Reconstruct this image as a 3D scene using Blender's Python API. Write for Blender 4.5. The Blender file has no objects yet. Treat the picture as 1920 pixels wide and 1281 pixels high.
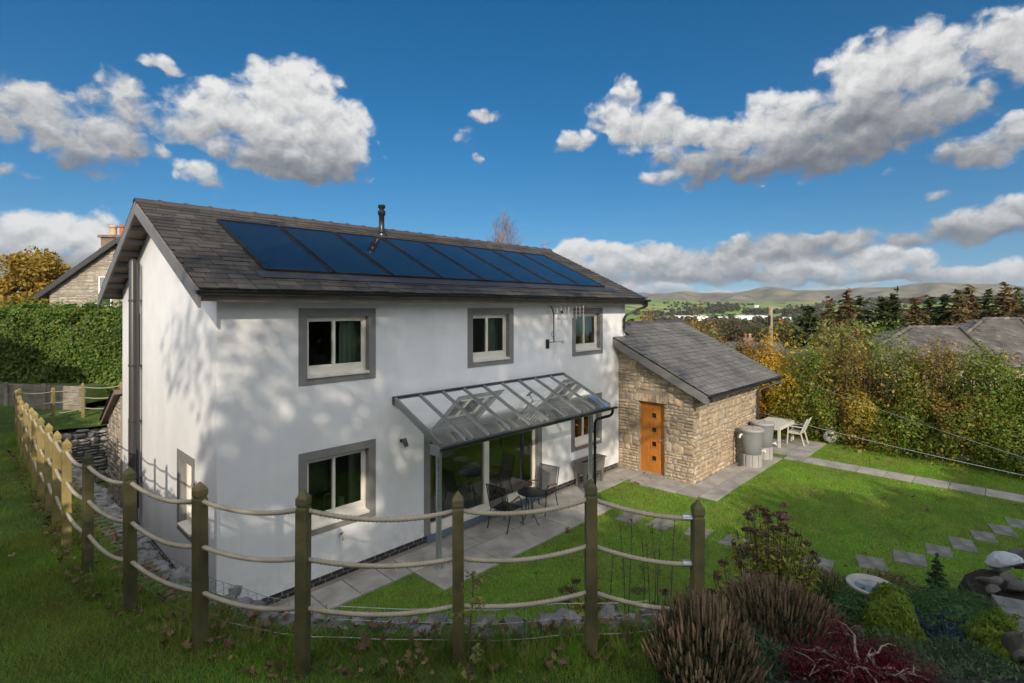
import bpy, math, random
import numpy as np
from mathutils import Vector, Matrix
rng = np.random.default_rng(11); random.seed(11)
sc = bpy.context.scene; COL = sc.collection
R = math.radians
# ------------------------------------------------------------------ camera frame
# world: x along the front wall of the house, y into the house, z up; origin at the near house corner
CF = 992.5; CTH = .7655; CYH = 576.7; CH = 4.9
RX = np.array([math.sin(CTH), -math.cos(CTH)]); FW = np.array([math.cos(CTH), math.sin(CTH)])
CAM = np.array([-2.719, -8.910, CH])
def W(r, d, z):
    p = CAM[:2] + RX*r + FW*d
    return np.array([p[0], p[1], z])
def at(u, v, d):
    return W((u-960)/CF*d, d, CH-(v-CYH)/CF*d)
def onz(u, v, z=0.0):
    return at(u, v, (CH-z)*CF/(v-CYH))
def rd(x, y):
    q = np.stack([np.asarray(x)-CAM[0], np.asarray(y)-CAM[1]], -1)
    return q@RX, q@FW
# ------------------------------------------------------------------ objects
def link(o, parent=None):
    COL.objects.link(o)
    if parent is not None: o.parent = parent
    return o
def tag(o, label=None, cat=None, group=None, kind=None):
    if label: o['label'] = label
    if cat: o['category'] = cat
    if group: o['group'] = group
    if kind: o['kind'] = kind
    return o
def thing(name, label, cat, loc=(0, 0, 0), rz=0, group=None):
    o = bpy.data.objects.new(name, None); o.empty_display_size = .2
    o.location = [float(c) for c in loc]; o.rotation_euler = (0, 0, rz)
    return tag(link(o), label, cat, group)
def copy_tree(o, parent=None):
    c = o.copy(); link(c, parent)
    for ch in list(o.children): copy_tree(ch, c)
    return c
def npmesh(name, V, F, m, parent=None, smooth=False):
    V = np.asarray(V, np.float32); F = np.asarray(F, np.int32); k = F.shape[1]
    me = bpy.data.meshes.new(name)
    me.vertices.add(len(V)); me.vertices.foreach_set('co', V.ravel())
    me.loops.add(F.size); me.loops.foreach_set('vertex_index', F.ravel())
    me.polygons.add(len(F)); me.polygons.foreach_set('loop_start', np.arange(0, F.size, k, dtype=np.int32))
    try: me.polygons.foreach_set('loop_total', np.full(len(F), k, np.int32))
    except Exception: pass
    if smooth: me.polygons.foreach_set('use_smooth', np.ones(len(F), bool))
    me.update(calc_edges=True)
    if m: me.materials.append(m)
    return link(bpy.data.objects.new(name, me), parent)
class MB:
    def __init__(s): s.V = []; s.F = []; s.MI = []; s.cur = 0
    def add(s, V, F):
        b = len(s.V); s.V += [tuple(float(c) for c in v) for v in V]; s.F += [tuple(i+b for i in f) for f in F]; s.MI += [s.cur]*len(F); return s
    def box(s, x0, x1, y0, y1, z0, z1):
        return s.add([(x, y, z) for z in (z0, z1) for y in (y0, y1) for x in (x0, x1)],
                     [(0, 2, 3, 1), (4, 5, 7, 6), (0, 1, 5, 4), (2, 6, 7, 3), (0, 4, 6, 2), (1, 3, 7, 5)])
    def obox(s, c, ax, ay, az):
        c, ax, ay, az = [np.asarray(q, float) for q in (c, ax, ay, az)]
        return s.add([c+i*ax+j*ay+k*az for k in (-1, 1) for j in (-1, 1) for i in (-1, 1)],
                     [(0, 2, 3, 1), (4, 5, 7, 6), (0, 1, 5, 4), (2, 6, 7, 3), (0, 4, 6, 2), (1, 3, 7, 5)])
    def bar(s, a, b, w, h, up=(0, 0, 1)):
        a, b = np.asarray(a, float), np.asarray(b, float); d = b-a; L = np.linalg.norm(d); d /= L
        sd = np.cross(d, up); sd /= np.linalg.norm(sd); u = np.cross(sd, d)
        return s.obox((a+b)/2, d*L/2, sd*w/2, u*h/2)
    def prism(s, poly, v):
        n = len(poly); p = [np.asarray(q, float) for q in poly]; v = np.asarray(v, float)
        return s.add(p+[q+v for q in p], [tuple(range(n))[::-1], tuple(range(n, 2*n))]+[(i, (i+1) % n, n+(i+1) % n, n+i) for i in range(n)])
    def tube(s, pts, r, n=8, cap=True):
        pts = [np.asarray(p, float) for p in pts]; m = len(pts)
        rr = [r]*m if np.isscalar(r) else list(r)
        V = []; ref = None
        for i, p in enumerate(pts):
            d = pts[min(i+1, m-1)]-pts[max(i-1, 0)]; d = d/(np.linalg.norm(d)+1e-9)
            if ref is None:
                ref = np.cross(d, (0, 0, 1) if abs(d[2]) < .9 else (1, 0, 0))
            ref = ref-d*(ref@d); ref /= np.linalg.norm(ref)+1e-9; q = np.cross(d, ref)
            for k in range(n):
                a = 2*math.pi*k/n; V.append(p+rr[i]*(math.cos(a)*ref+math.sin(a)*q))
        F = [(i*n+k, i*n+(k+1) % n, (i+1)*n+(k+1) % n, (i+1)*n+k) for i in range(m-1) for k in range(n)]
        if cap: F += [tuple(range(n))[::-1], tuple(range((m-1)*n, m*n))]
        return s.add(V, F)
    def lathe(s, c, prof, n=24):
        c = np.asarray(c, float); V = []; m = len(prof)
        for r, z in prof:
            for k in range(n):
                a = 2*math.pi*k/n; V.append(c+np.array([r*math.cos(a), r*math.sin(a), z]))
        F = [(i*n+k, i*n+(k+1) % n, (i+1)*n+(k+1) % n, (i+1)*n+k) for i in range(m-1) for k in range(n)]
        F += [tuple(range(n))[::-1], tuple(range((m-1)*n, m*n))]
        return s.add(V, F)
    def blob(s, c, rad, seed=0, n=9, rough=.18):
        g = np.random.default_rng(seed); c = np.asarray(c, float); m = n//2+2
        ph = g.uniform(0, 6.3, (5, 3)); fr = g.uniform(1, 3.2, (5, 3))
        V = []
        for i in range(m):
            t = math.pi*(i+.001)/(m-1+.002)
            for k in range(n):
                a = 2*math.pi*k/n; d = np.array([math.sin(t)*math.cos(a), math.sin(t)*math.sin(a), math.cos(t)])
                f = 1+rough*sum(math.cos(fr[q]@d+ph[q].sum()) for q in range(5))*.5
                V.append(c+d*f*np.asarray(rad))
        F = [(i*n+k, (i+1)*n+k, (i+1)*n+(k+1) % n, i*n+(k+1) % n) for i in range(m-1) for k in range(n)]
        return s.add(V, F)
    def build(s, name, m, parent=None, smooth=False, bevel=0, auto=None):
        me = bpy.data.meshes.new(name); me.from_pydata(s.V, [], s.F)
        if smooth: me.polygons.foreach_set('use_smooth', np.ones(len(s.F), bool))
        me.update()
        for q in (m if isinstance(m, tuple) else (m,)): me.materials.append(q)
        if any(s.MI) and len(s.MI) == len(s.F): me.polygons.foreach_set('material_index', s.MI)
        o = link(bpy.data.objects.new(name, me), parent)
        if bevel:
            b = o.modifiers.new('b', 'BEVEL'); b.width = bevel; b.segments = 2; b.limit_method = 'ANGLE'; b.angle_limit = R(40)
        if auto is not None:
            me.set_sharp_from_angle(angle=R(auto))
        return o
# ------------------------------------------------------------------ materials
def new_mat(name):
    m = bpy.data.materials.new(name); m.use_nodes = True; nt = m.node_tree; nt.nodes.clear()
    return m, nt, nt.nodes.new('ShaderNodeOutputMaterial')
def N(nt, t, ins=None, **kw):
    n = nt.nodes.new('ShaderNode'+t)
    for k, v in kw.items(): setattr(n, k, v)
    for k, v in (ins or {}).items():
        s = n.inputs[k]
        if isinstance(v, bpy.types.NodeSocket): nt.links.new(v, s)
        else: s.default_value = v
    return n
def c4(c): return (c[0], c[1], c[2], 1)
def ramp(nt, fac, cols, lo=0, hi=1, interp='LINEAR'):
    n = N(nt, 'ValToRGB', {0: fac}); cr = n.color_ramp; cr.interpolation = interp
    k = len(cols)
    for i, c in enumerate(cols):
        pos = lo+(hi-lo)*i/max(k-1, 1)
        if i < 2: e = cr.elements[i]; e.position = pos
        else: e = cr.elements.new(pos)
        e.color = c4(c)
    return n.outputs[0]
def mixc(nt, f, a, b, mode='MIX'):
    n = N(nt, 'Mix', data_type='RGBA', blend_type=mode)
    for s, v in ((n.inputs[0], f), (n.inputs[6], a), (n.inputs[7], b)):
        if isinstance(v, bpy.types.NodeSocket): nt.links.new(v, s)
        else: s.default_value = c4(v) if isinstance(v, (tuple, list)) else v
    return n.outputs[2]
def noise(nt, scale, detail=5, rough=.55, vec=None, dist=0, coord='Object'):
    if vec is None:
        vec = N(nt, 'TexCoord').outputs[coord]
    return N(nt, 'TexNoise', {'Vector': vec, 'Scale': scale, 'Detail': detail, 'Roughness': rough, 'Distortion': dist}).outputs[0]
def mapr(nt, v, a, b, c=0, d=1):
    return N(nt, 'MapRange', {0: v, 1: a, 2: b, 3: c, 4: d}).outputs[0]
MATS = {}
def mat(name, cols, rough=.8, scale=4., lo=.3, hi=.7, island=False, var=.25, vscale=1.2, bump=0., bscale=60., metal=0., spec=.4, trans=0., coat=0.):
    """cols: one or more colours, spread over noise (or over islands); var: large soft mottling of value."""
    if not isinstance(cols[0], (tuple, list)): cols = [cols]
    m, nt, out = new_mat(name)
    src = N(nt, 'NewGeometry').outputs['Random Per Island'] if island else noise(nt, scale, 6)
    c = ramp(nt, src, cols, 0 if island else lo, 1 if island else hi) if len(cols) > 1 else None
    if c is None:
        rgb = N(nt, 'RGB'); rgb.outputs[0].default_value = c4(cols[0]); c = rgb.outputs[0]
    if var:
        f = mapr(nt, noise(nt, vscale, 4, .6), .3, .7, 1-var, 1+var)
        c = N(nt, 'VectorMath', {0: c, 'Scale': f}, operation='SCALE').outputs[0]
    b = N(nt, 'BsdfPrincipled', {'Base Color': c, 'Roughness': rough, 'Metallic': metal, 'Specular IOR Level': spec, 'Coat Weight': coat})
    if bump:
        bm = N(nt, 'Bump', {'Height': noise(nt, bscale, 4), 'Strength': bump, 'Distance': .02})
        nt.links.new(bm.outputs[0], b.inputs['Normal'])
    sh = b.outputs[0]
    if trans:
        tc = N(nt, 'VectorMath', {0: c, 'Scale': 1.5}, operation='SCALE').outputs[0]
        t = N(nt, 'BsdfTranslucent', {'Color': tc})
        sh = N(nt, 'MixShader', {0: trans, 1: sh, 2: t.outputs[0]}).outputs[0]
    nt.links.new(sh, out.inputs[0])
    MATS[name] = m
    return m
def leafmat(name, cols, var=.3, vscale=1.5, rough=.55, trans=.3, spec=.35):
    return mat(name, cols, rough, island=True, var=var, vscale=vscale, trans=trans, spec=spec)

m_render = mat('white_render', [(.75, .755, .77), (.82, .82, .83)], .92, 1.6, var=.05, bump=.12, bscale=90)
_nt = m_render.node_tree; _p = [n for n in _nt.nodes if n.type == 'BSDF_PRINCIPLED'][0]; _src = _p.inputs['Base Color'].links[0].from_socket
_oc = N(_nt, 'TexCoord').outputs['Object']; _z = N(_nt, 'SeparateXYZ', {0: _oc}).outputs[2]
_sp = N(_nt, 'Math', {0: mapr(_nt, _z, .75, .15), 1: mapr(_nt, noise(_nt, 6, 6, .65), .42, .7)}, operation='MULTIPLY').outputs[0]
_st = N(_nt, 'Mapping', {'Vector': _oc, 'Scale': (9, 9, .5)}).outputs[0]; _sk = mapr(_nt, noise(_nt, 1, 4, .6, vec=_st), .56, .78, 0, .16)
_c = mixc(_nt, N(_nt, 'Math', {0: _sp, 1: .35}, operation='MULTIPLY').outputs[0], _src, (.30, .30, .24)); _c = mixc(_nt, _sk, _c, (.45, .45, .42)); _nt.links.new(_c, _p.inputs['Base Color'])
m_surround = mat('grey_surround', [(.20, .195, .19), (.24, .235, .225)], .85, 3, var=.05, bump=.05)
m_cream = mat('cream_paint', (.74, .71, .63), .4, var=.04)
m_barge = mat('grey_boards', [(.17, .165, .165), (.21, .205, .2)], .6, 3, var=.1)
m_soffit = mat('brown_soffit', [(.17, .135, .11), (.22, .18, .15)], .7, 4, var=.15)
m_slate = mat('slate', [(.045, .039, .033), (.066, .058, .048), (.083, .072, .060), (.055, .049, .041), (.101, .088, .072)], .55, island=True, var=.4, vscale=.9, bump=.25, bscale=25, spec=.4)
m_slate2 = mat('grey_slate', [(.105, .10, .093), (.145, .138, .128), (.125, .119, .11), (.165, .157, .145)], .6, island=True, var=.3, vscale=1.0, bump=.2, bscale=25)
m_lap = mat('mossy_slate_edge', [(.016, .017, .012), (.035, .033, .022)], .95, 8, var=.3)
m_ridge = mat('ridge_tile', [(.055, .046, .045), (.085, .07, .068)], .6, island=True, var=.25, vscale=3)
m_black = mat('black_plastic', (.012, .012, .013), .3, var=.1, spec=.5)
m_mesh, _nt, _o = new_mat('black_mesh')
_b = N(_nt, 'BsdfPrincipled', {'Base Color': (.02, .02, .02, 1), 'Roughness': .6}); _t = N(_nt, 'BsdfTransparent')
_nt.links.new(N(_nt, 'MixShader', {0: .55, 1: _t.outputs[0], 2: _b.outputs[0]}).outputs[0], _o.inputs[0])
m_blackmetal = mat('black_metal', (.015, .015, .016), .4, var=.1, spec=.5)
m_pipegrey = mat('dark_grey_pipe', (.05, .05, .052), .35, var=.08)
m_galv = mat('galvanised', [(.36, .39, .41), (.50, .53, .55)], .42, 14, var=.12, metal=.75, spec=.5)
m_alu = mat('brushed_alu', (.55, .55, .53), .35, var=.05, metal=.7)
m_brick = mat('engineering_brick', [(.02, .021, .024), (.05, .05, .055), (.035, .035, .04)], .5, island=True, var=.2)
m_mortar = mat('mortar', [(.240, .216, .176), (.304, .272, .224)], .95, 20, var=.15, bump=.3)
m_stone = mat('sandstone', [(.322, .245, .159), (.461, .360, .249), (.386, .302, .206), (.557, .448, .318), (.408, .344, .275), (.493, .364, .222), (.289, .229, .169)], .9, island=True, var=.28, vscale=7, bump=.6, bscale=35)
m_gstone = mat('grey_stone', [(.30, .26, .21), (.42, .37, .30), (.36, .32, .26), (.25, .22, .18)], .9, island=True, var=.25, vscale=4, bump=.4, bscale=30)
m_gab = mat('gabion_stone', [(.150, .142, .131), (.248, .236, .217), (.195, .184, .169), (.300, .289, .270)], .9, island=True, var=.3, vscale=8, bump=.5, bscale=40)
m_gabface = mat('gabion_face_stone', [(.24, .225, .20), (.36, .345, .315), (.29, .275, .25), (.42, .40, .37)], .9, island=True, var=.3, vscale=8, bump=.5, bscale=40)
m_flag = mat('flagstone', [(.260, .247, .227), (.338, .319, .286), (.299, .286, .267), (.377, .345, .305)], .75, island=True, var=.28, vscale=2.2, bump=.15, bscale=30)
m_step = mat('mossy_flagstone', [(.14, .14, .125), (.21, .205, .185)], .85, 5, var=.3, vscale=4, bump=.2, bscale=30)
m_gravel = mat('gravel', [(.14, .12, .10), (.30, .27, .23), (.21, .18, .15)], .95, 60, var=.2, bump=.9, bscale=70)
m_soil = mat('dark_soil', [(.018, .013, .009), (.04, .03, .02)], .95, 6, var=.3, bump=.7, bscale=25)
m_oak = mat('golden_oak', [(.42, .155, .022), (.52, .20, .035)], .38, 2, var=.1, vscale=6, spec=.45)
m_shadedpost = mat('shade_toned_pine', [(.075, .07, .03), (.12, .105, .045), (.055, .06, .03)], .75, 3.5, var=.3, vscale=2.5, bump=.2, bscale=18)  # greener near posts, the shade they stand in put into the colour
m_post = mat('treated_pine', [(.22, .17, .06), (.30, .235, .09), (.18, .155, .065)], .75, 3.5, var=.25, vscale=2.5, bump=.2, bscale=18)
m_rope = mat('rope', [(.36, .31, .23), (.46, .41, .32)], .9, 8, var=.12)
m_sleeper = mat('weathered_timber', [(.230, .203, .169), (.351, .317, .270)], .85, 5, var=.3, vscale=2, bump=.3)
m_butt = mat('grey_plastic', (.22, .225, .235), .5, var=.06, spec=.4)
m_buttlight = mat('pale_grey_plastic', (.36, .35, .34), .6, var=.08)
m_bar = mat('grey_bar_metal', (.30, .31, .31), .38, var=.05, metal=.7)
m_white = mat('white_plastic', (.78, .78, .76), .4, var=.03)
m_offwhite = mat('off_white_furniture', (.60, .58, .52), .5, var=.04)
m_brownarm = mat('brown_armrest', (.20, .07, .03), .5, var=.1)
m_trough = mat('taupe_plastic', (.19, .18, .165), .5, var=.06)
m_inwall = mat('inner_plaster', (.30, .30, .27), .9, var=.05)
m_curtain = mat('pale_curtain', [(.55, .60, .50), (.66, .70, .60)], .9, 3, var=.1, trans=.3)
m_dark = mat('dark_blind', (.10, .12, .09), .8, var=.1)
m_grassbase = mat('lawn_turf', [(.048, .102, .013), (.083, .156, .019), (.103, .168, .027)], .95, 3, var=.25, vscale=.8)
m_bankbase = mat('bank_turf', [(.039, .079, .016), (.067, .122, .022), (.089, .100, .033)], .95, 2.2, var=.3, vscale=1.2, bump=.6, bscale=12)
m_blade = leafmat('grass_blades', [(.305, .461, .039), (.146, .308, .021), (.220, .400, .030), (.175, .337, .030), (.291, .430, .054)], .33, .55, .5, .35)
def hue_patch(m, col, scale, lo, hi, amt):
    nt = m.node_tree; p = [n for n in nt.nodes if n.type == 'BSDF_PRINCIPLED'][0]; src = p.inputs['Base Color'].links[0].from_socket
    f = mapr(nt, noise(nt, scale, 5, .6, dist=.5), lo, hi, 0, amt); o = mixc(nt, f, src, col)
    for l in list(src.links):
        if l.to_node.type in ('BSDF_PRINCIPLED', 'VECT_MATH') and l.to_node != o.node: nt.links.new(o, l.to_socket)
hue_patch(m_blade, (.26, .27, .05), .9, .42, .68, .75); hue_patch(m_blade, (.07, .15, .02), 2.6, .5, .72, .5)
_mv = N(m_blade.node_tree, 'Mapping', {'Vector': N(m_blade.node_tree, 'TexCoord').outputs['Object'], 'Rotation': (0, 0, .55), 'Scale': (.35, 2.6, 1)}).outputs[0]
def hue_streak(m, col, lo, hi, amt):
    nt = m.node_tree; p = [n for n in nt.nodes if n.type == 'BSDF_PRINCIPLED'][0]; src = p.inputs['Base Color'].links[0].from_socket
    f = mapr(nt, noise(nt, 1, 4, .55, vec=_mv), lo, hi, 0, amt); o = mixc(nt, f, src, col)
    for l in list(src.links):
        if l.to_node.type in ('BSDF_PRINCIPLED', 'VECT_MATH') and l.to_node != o.node: nt.links.new(o, l.to_socket)
hue_streak(m_blade, (.30, .33, .06), .46, .66, .6)
m_bankblade = leafmat('bank_grass_blades', [(.112, .231, .024), (.185, .321, .033), (.150, .276, .029), (.242, .354, .046), (.334, .293, .084)], .4, .9, .5, .35)
m_litter = leafmat('leaf_litter', [(.125, .069, .037), (.213, .125, .069), (.088, .050, .031), (.300, .188, .106), (.163, .094, .056)], .2, 3, .7, .15)
m_bark = mat('bark', [(.06, .048, .035), (.11, .09, .07)], .9, 6, var=.3, bump=.6, bscale=20)
m_palebark = mat('pale_bark', [(.25, .20, .15), (.38, .32, .26)], .9, 3, var=.2)
m_birchbark = mat('birch_bark', [(.20, .13, .11), (.45, .38, .33)], .8, 2, var=.2)
m_pole = mat('weathered_pole', [(.24, .20, .12), (.32, .27, .17)], .9, 3, var=.2)
m_terracotta = mat('terracotta', [(.38, .10, .045), (.45, .14, .07)], .8, 5, var=.15)
m_buff = mat('buff_clay', [(.42, .32, .19), (.50, .40, .26)], .8, 5, var=.15)
m_chim = mat('dark_render', [(.16, .11, .08), (.24, .18, .13)], .9, 4, var=.2)
m_tile = mat('concrete_tile', [(.065, .058, .052), (.122, .112, .101), (.090, .079, .072), (.158, .148, .137)], .85, island=True, var=.45, vscale=.7)
m_wire = mat('galvanised_wire', (.32, .33, .34), .4, var=.05, metal=.8)
m_concrete = mat('cast_stone', [(.30, .29, .26), (.40, .385, .35)], .85, 9, var=.2, bump=.2)
m_rockblue = mat('pale_limestone', [(.36, .41, .46), (.52, .56, .60)], .85, 5, var=.15, bump=.5, bscale=14)
m_rock = mat('rockery_stone', [(.081, .074, .068), (.149, .140, .124)], .9, 5, var=.25, bump=.5, bscale=14)
m_whitemetal = mat('white_cladding', (.75, .77, .79), .5, var=.03)
m_bluegrey = mat('blue_grey_cladding', (.13, .17, .23), .6, var=.05)
m_blueroof = mat('blue_slate', (.10, .13, .17), .6, var=.2)
def glass_mat(name, tint, refl=1.0, rough=.0):
    m, nt, out = new_mat(name)
    fr = N(nt, 'Fresnel', {'IOR': 1.52})
    f = mapr(nt, fr.outputs[0], 0, 1, .03*refl, 1.0)
    t = N(nt, 'BsdfTransparent', {'Color': c4(tint)}); g = N(nt, 'BsdfGlossy', {'Color': (.95, .97, .97, 1), 'Roughness': rough})
    nt.links.new(N(nt, 'MixShader', {0: f, 1: t.outputs[0], 2: g.outputs[0]}).outputs[0], out.inputs[0])
    return m
m_glass = glass_mat('window_glass', (.62, .72, .64), 3.0)
m_roofglass = glass_mat('canopy_glass', (.80, .84, .80), 1.2, .03)
_nt = m_roofglass.node_tree; _out = [n for n in _nt.nodes if n.type == 'OUTPUT_MATERIAL'][0]; _sh = _out.inputs[0].links[0].from_socket
_nt.links.new(N(_nt, 'MixShader', {0: mapr(_nt, noise(_nt, 2.5, 4), .3, .7, .10, .24), 1: _sh, 2: N(_nt, 'BsdfDiffuse', {'Color': (.55, .57, .55, 1)}).outputs[0]}).outputs[0], _out.inputs[0])
m_solar, _nt, _o = new_mat('solar_glass')
_b = N(_nt, 'BsdfPrincipled', {'Base Color': (.010, .013, .018, 1), 'Roughness': .05, 'Specular IOR Level': .5, 'Coat Weight': .22, 'Coat Roughness': .02})
_nt.links.new(_b.outputs[0], _o.inputs[0])
m_bag, _nt, _o = new_mat('clear_plastic')
_b = N(_nt, 'BsdfPrincipled', {'Base Color': (.8, .78, .74, 1), 'Roughness': .2}); _t = N(_nt, 'BsdfTransparent')
_nt.links.new(N(_nt, 'MixShader', {0: .65, 1: _t.outputs[0], 2: _b.outputs[0]}).outputs[0], _o.inputs[0])
m_water, _nt, _o = new_mat('still_water')
_b = N(_nt, 'BsdfPrincipled', {'Base Color': (.16, .17, .17, 1), 'Roughness': .03, 'Specular IOR Level': .8})
_nt.links.new(_b.outputs[0], _o.inputs[0])

# ------------------------------------------------------------------ foliage
def unit(v): return v/(np.linalg.norm(v, axis=-1, keepdims=True)+1e-9)
def leaf_arrays(P, Nrm, size, asp=.55, jit=.8, szvar=.35, fold=.15, tdir=None):
    n = len(P); g = rng
    nr = unit(np.asarray(Nrm)+jit*g.normal(size=(n, 3)))
    t = g.normal(size=(n, 3)) if tdir is None else unit(np.asarray(tdir))+.35*g.normal(size=(n, 3))
    t = unit(t-nr*(t*nr).sum(1, keepdims=True)); b = np.cross(nr, t)
    s = size*np.exp(szvar*g.normal(size=(n, 1)))
    l = s*.5; w = s*asp*.5
    V = np.stack([P-t*l, P+b*w+nr*w*fold*2, P+t*l, P-b*w+nr*w*fold*2], 1).reshape(-1, 3)
    F = np.arange(4*n).reshape(n, 4)
    return V, F
def leaves(name, P, Nrm, size, m, parent=None, **kw):
    V, F = leaf_arrays(np.asarray(P), Nrm, size, **kw)
    return npmesh(name, V, F, m, parent)
def blades(name, P, h, w, m, lean=.5, parent=None):
    n = len(P); a = rng.uniform(0, 2*np.pi, n); hh = h*np.exp(.35*rng.normal(size=n))
    sd = np.stack([np.cos(a), np.sin(a), 0*a], 1)*(w/2)
    ln = rng.normal(size=(n, 3))*lean; ln[:, 2] = 1; ln = unit(ln)*hh[:, None]
    V = np.stack([P-sd, P+sd, P+ln], 1).reshape(-1, 3)
    return npmesh(name, V, np.arange(3*n).reshape(n, 3), m, parent)
def lump_fn(seed, k=7, amp=.22, fr=3.0):
    g = np.random.default_rng(seed); f = g.normal(size=(k, 3))*fr; p = g.uniform(0, 6.3, k)
    return lambda d: 1+amp*np.cos(d@f.T+p).sum(1)/math.sqrt(k)*1.3
def ball(n):
    return unit(rng.normal(size=(n, 3)))
def bush(name, label, cat, c, rad, m, n, size, group=None, seed=0, asp=.55, amp=.22, fr=3.0, stems=8, shell=.35, bottom=-.75, jit=.7, spikes=None, barkm=None, shoots=0):
    """leafy shrub: leaves through the outer shell of a lumpy body, stems beneath; c is the base point."""
    c = np.asarray(c, float); rad = np.asarray(rad, float)
    t = thing(name, label, cat, c, 0, group)
    d = ball(int(n*1.5)); d = d[d[:, 2] > bottom][:n]; lf = lump_fn(seed, amp=amp, fr=fr)(d)
    rr = lf*(1-shell*rng.random(len(d))**1.6)
    P = d*rr[:, None]*rad+np.array([0, 0, rad[2]*.8]); P[:, 2] = np.maximum(P[:, 2], .02)
    kw = dict(asp=asp, jit=jit)
    if spikes is not None: kw['tdir'] = d*(1, 1, .3)+np.array([0, 0, spikes])
    mb = MB()
    if shoots:
        SP, SD = [], []
        for k in range(shoots):
            a = rng.uniform(0, 6.3); q = math.sqrt(rng.random())*.8; b0 = np.array([math.cos(a)*q*rad[0], math.sin(a)*q*rad[1], rad[2]*(.8+.95*math.sqrt(1-q*q))*.92]); e = b0+np.array([rng.normal()*.12, rng.normal()*.12, rng.uniform(.15, .75)])
            mb.tube([b0-np.array([0, 0, .5]), b0, e], [.012, .009, .004], 4, False); m_ = int(rng.integers(10, 34)); f = rng.random((m_, 1)); SP.append(b0+(e-b0)*f+rng.normal(size=(m_, 3))*.055); SD.append(ball(m_))
        P = np.concatenate([P]+SP); d = np.concatenate([d]+SD); kw.pop('tdir', None)
    leaves('foliage', P, d, size, m, t, **kw)
    for k in range(stems):
        a = 2*math.pi*k/stems+rng.uniform(-.4, .4); rr_ = rng.uniform(.2, .75)
        e = np.array([math.cos(a)*rad[0]*rr_, math.sin(a)*rad[1]*rr_, rad[2]*rng.uniform(.7, 1.3)])
        mid = e*np.array([.35, .35, .55])
        mb.tube([(0, 0, -.1), mid, e], [rad[2]*.025+.004, rad[2]*.016+.003, .002], 5)
    if stems: mb.build('stem', barkm or m_bark, t, True)
    return t
def tree(name, label, cat, base, H, Rr, cb, lm, nleaf, lsize, nclump=40, bark=None, group=None, clump=.22, seed=1, asp=.6, shape=1.0, trunk_r=None, lean=0):
    g = np.random.default_rng(seed); base = np.asarray(base, float); bark = bark or m_bark
    t = thing(name, label, cat, base, 0, group)
    tr = trunk_r or H*.018
    zc = (H+cb)/2; rz = (H-cb)/2
    d = unit(g.normal(size=(nclump, 3))); rad = g.random(nclump)**.45*(1+.18*g.normal(size=nclump))
    cl = d*rad[:, None]*np.array([Rr, Rr, rz])*.88
    if shape != 1: cl[:, :2] *= (1-(cl[:, 2:3]/rz)*(1-shape)*.6)
    cl[:, 2] += zc
    mb = MB()
    tp = [np.array([g.normal()*.02*H*(k > 0)+lean*k/6, g.normal()*.02*H*(k > 0), H*.82*k/6-.2*(k == 0)]) for k in range(7)]
    mb.tube(tp, [tr*(1.25-k*.17) for k in range(7)], 8)
    for q in cl[:min(nclump, 46)]:
        h = np.clip(q[2]-.45*math.hypot(q[0], q[1])-.1*H, cb*.75, H*.78); k = h/(H*.82)*6; i = min(int(k), 5); s = tp[i]+(tp[i+1]-tp[i])*(k-i)
        mid = s+(q-s)*.5+np.array([0, 0, .06*H])*g.normal()*.6+g.normal(size=3)*.03*H
        mb.tube([s, mid, q], [tr*.38, tr*.2, tr*.04], 5, False)
        for _ in range(3):
            e = q+g.normal(size=3)*Rr*clump; mb.tube([s+(q-s)*.7, (q+e)/2, e], [tr*.12, tr*.07, tr*.02], 4, False)
    mb.build('trunk', bark, t, True)
    if nleaf:
        idx = g.integers(0, nclump, nleaf); o = g.normal(size=(nleaf, 3))
        o = unit(o)*(g.random((nleaf, 1))**.5)*Rr*clump*1.5*g.uniform(.7, 1.25, nclump)[idx][:, None]
        o[:, 2] *= .75
        P = cl[idx]+o
        leaves('crown', P, unit(P-np.array([0, 0, zc]))*.6+np.array([0, 0, .3]), lsize, lm, t, asp=asp, jit=.9)
    return t
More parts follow.
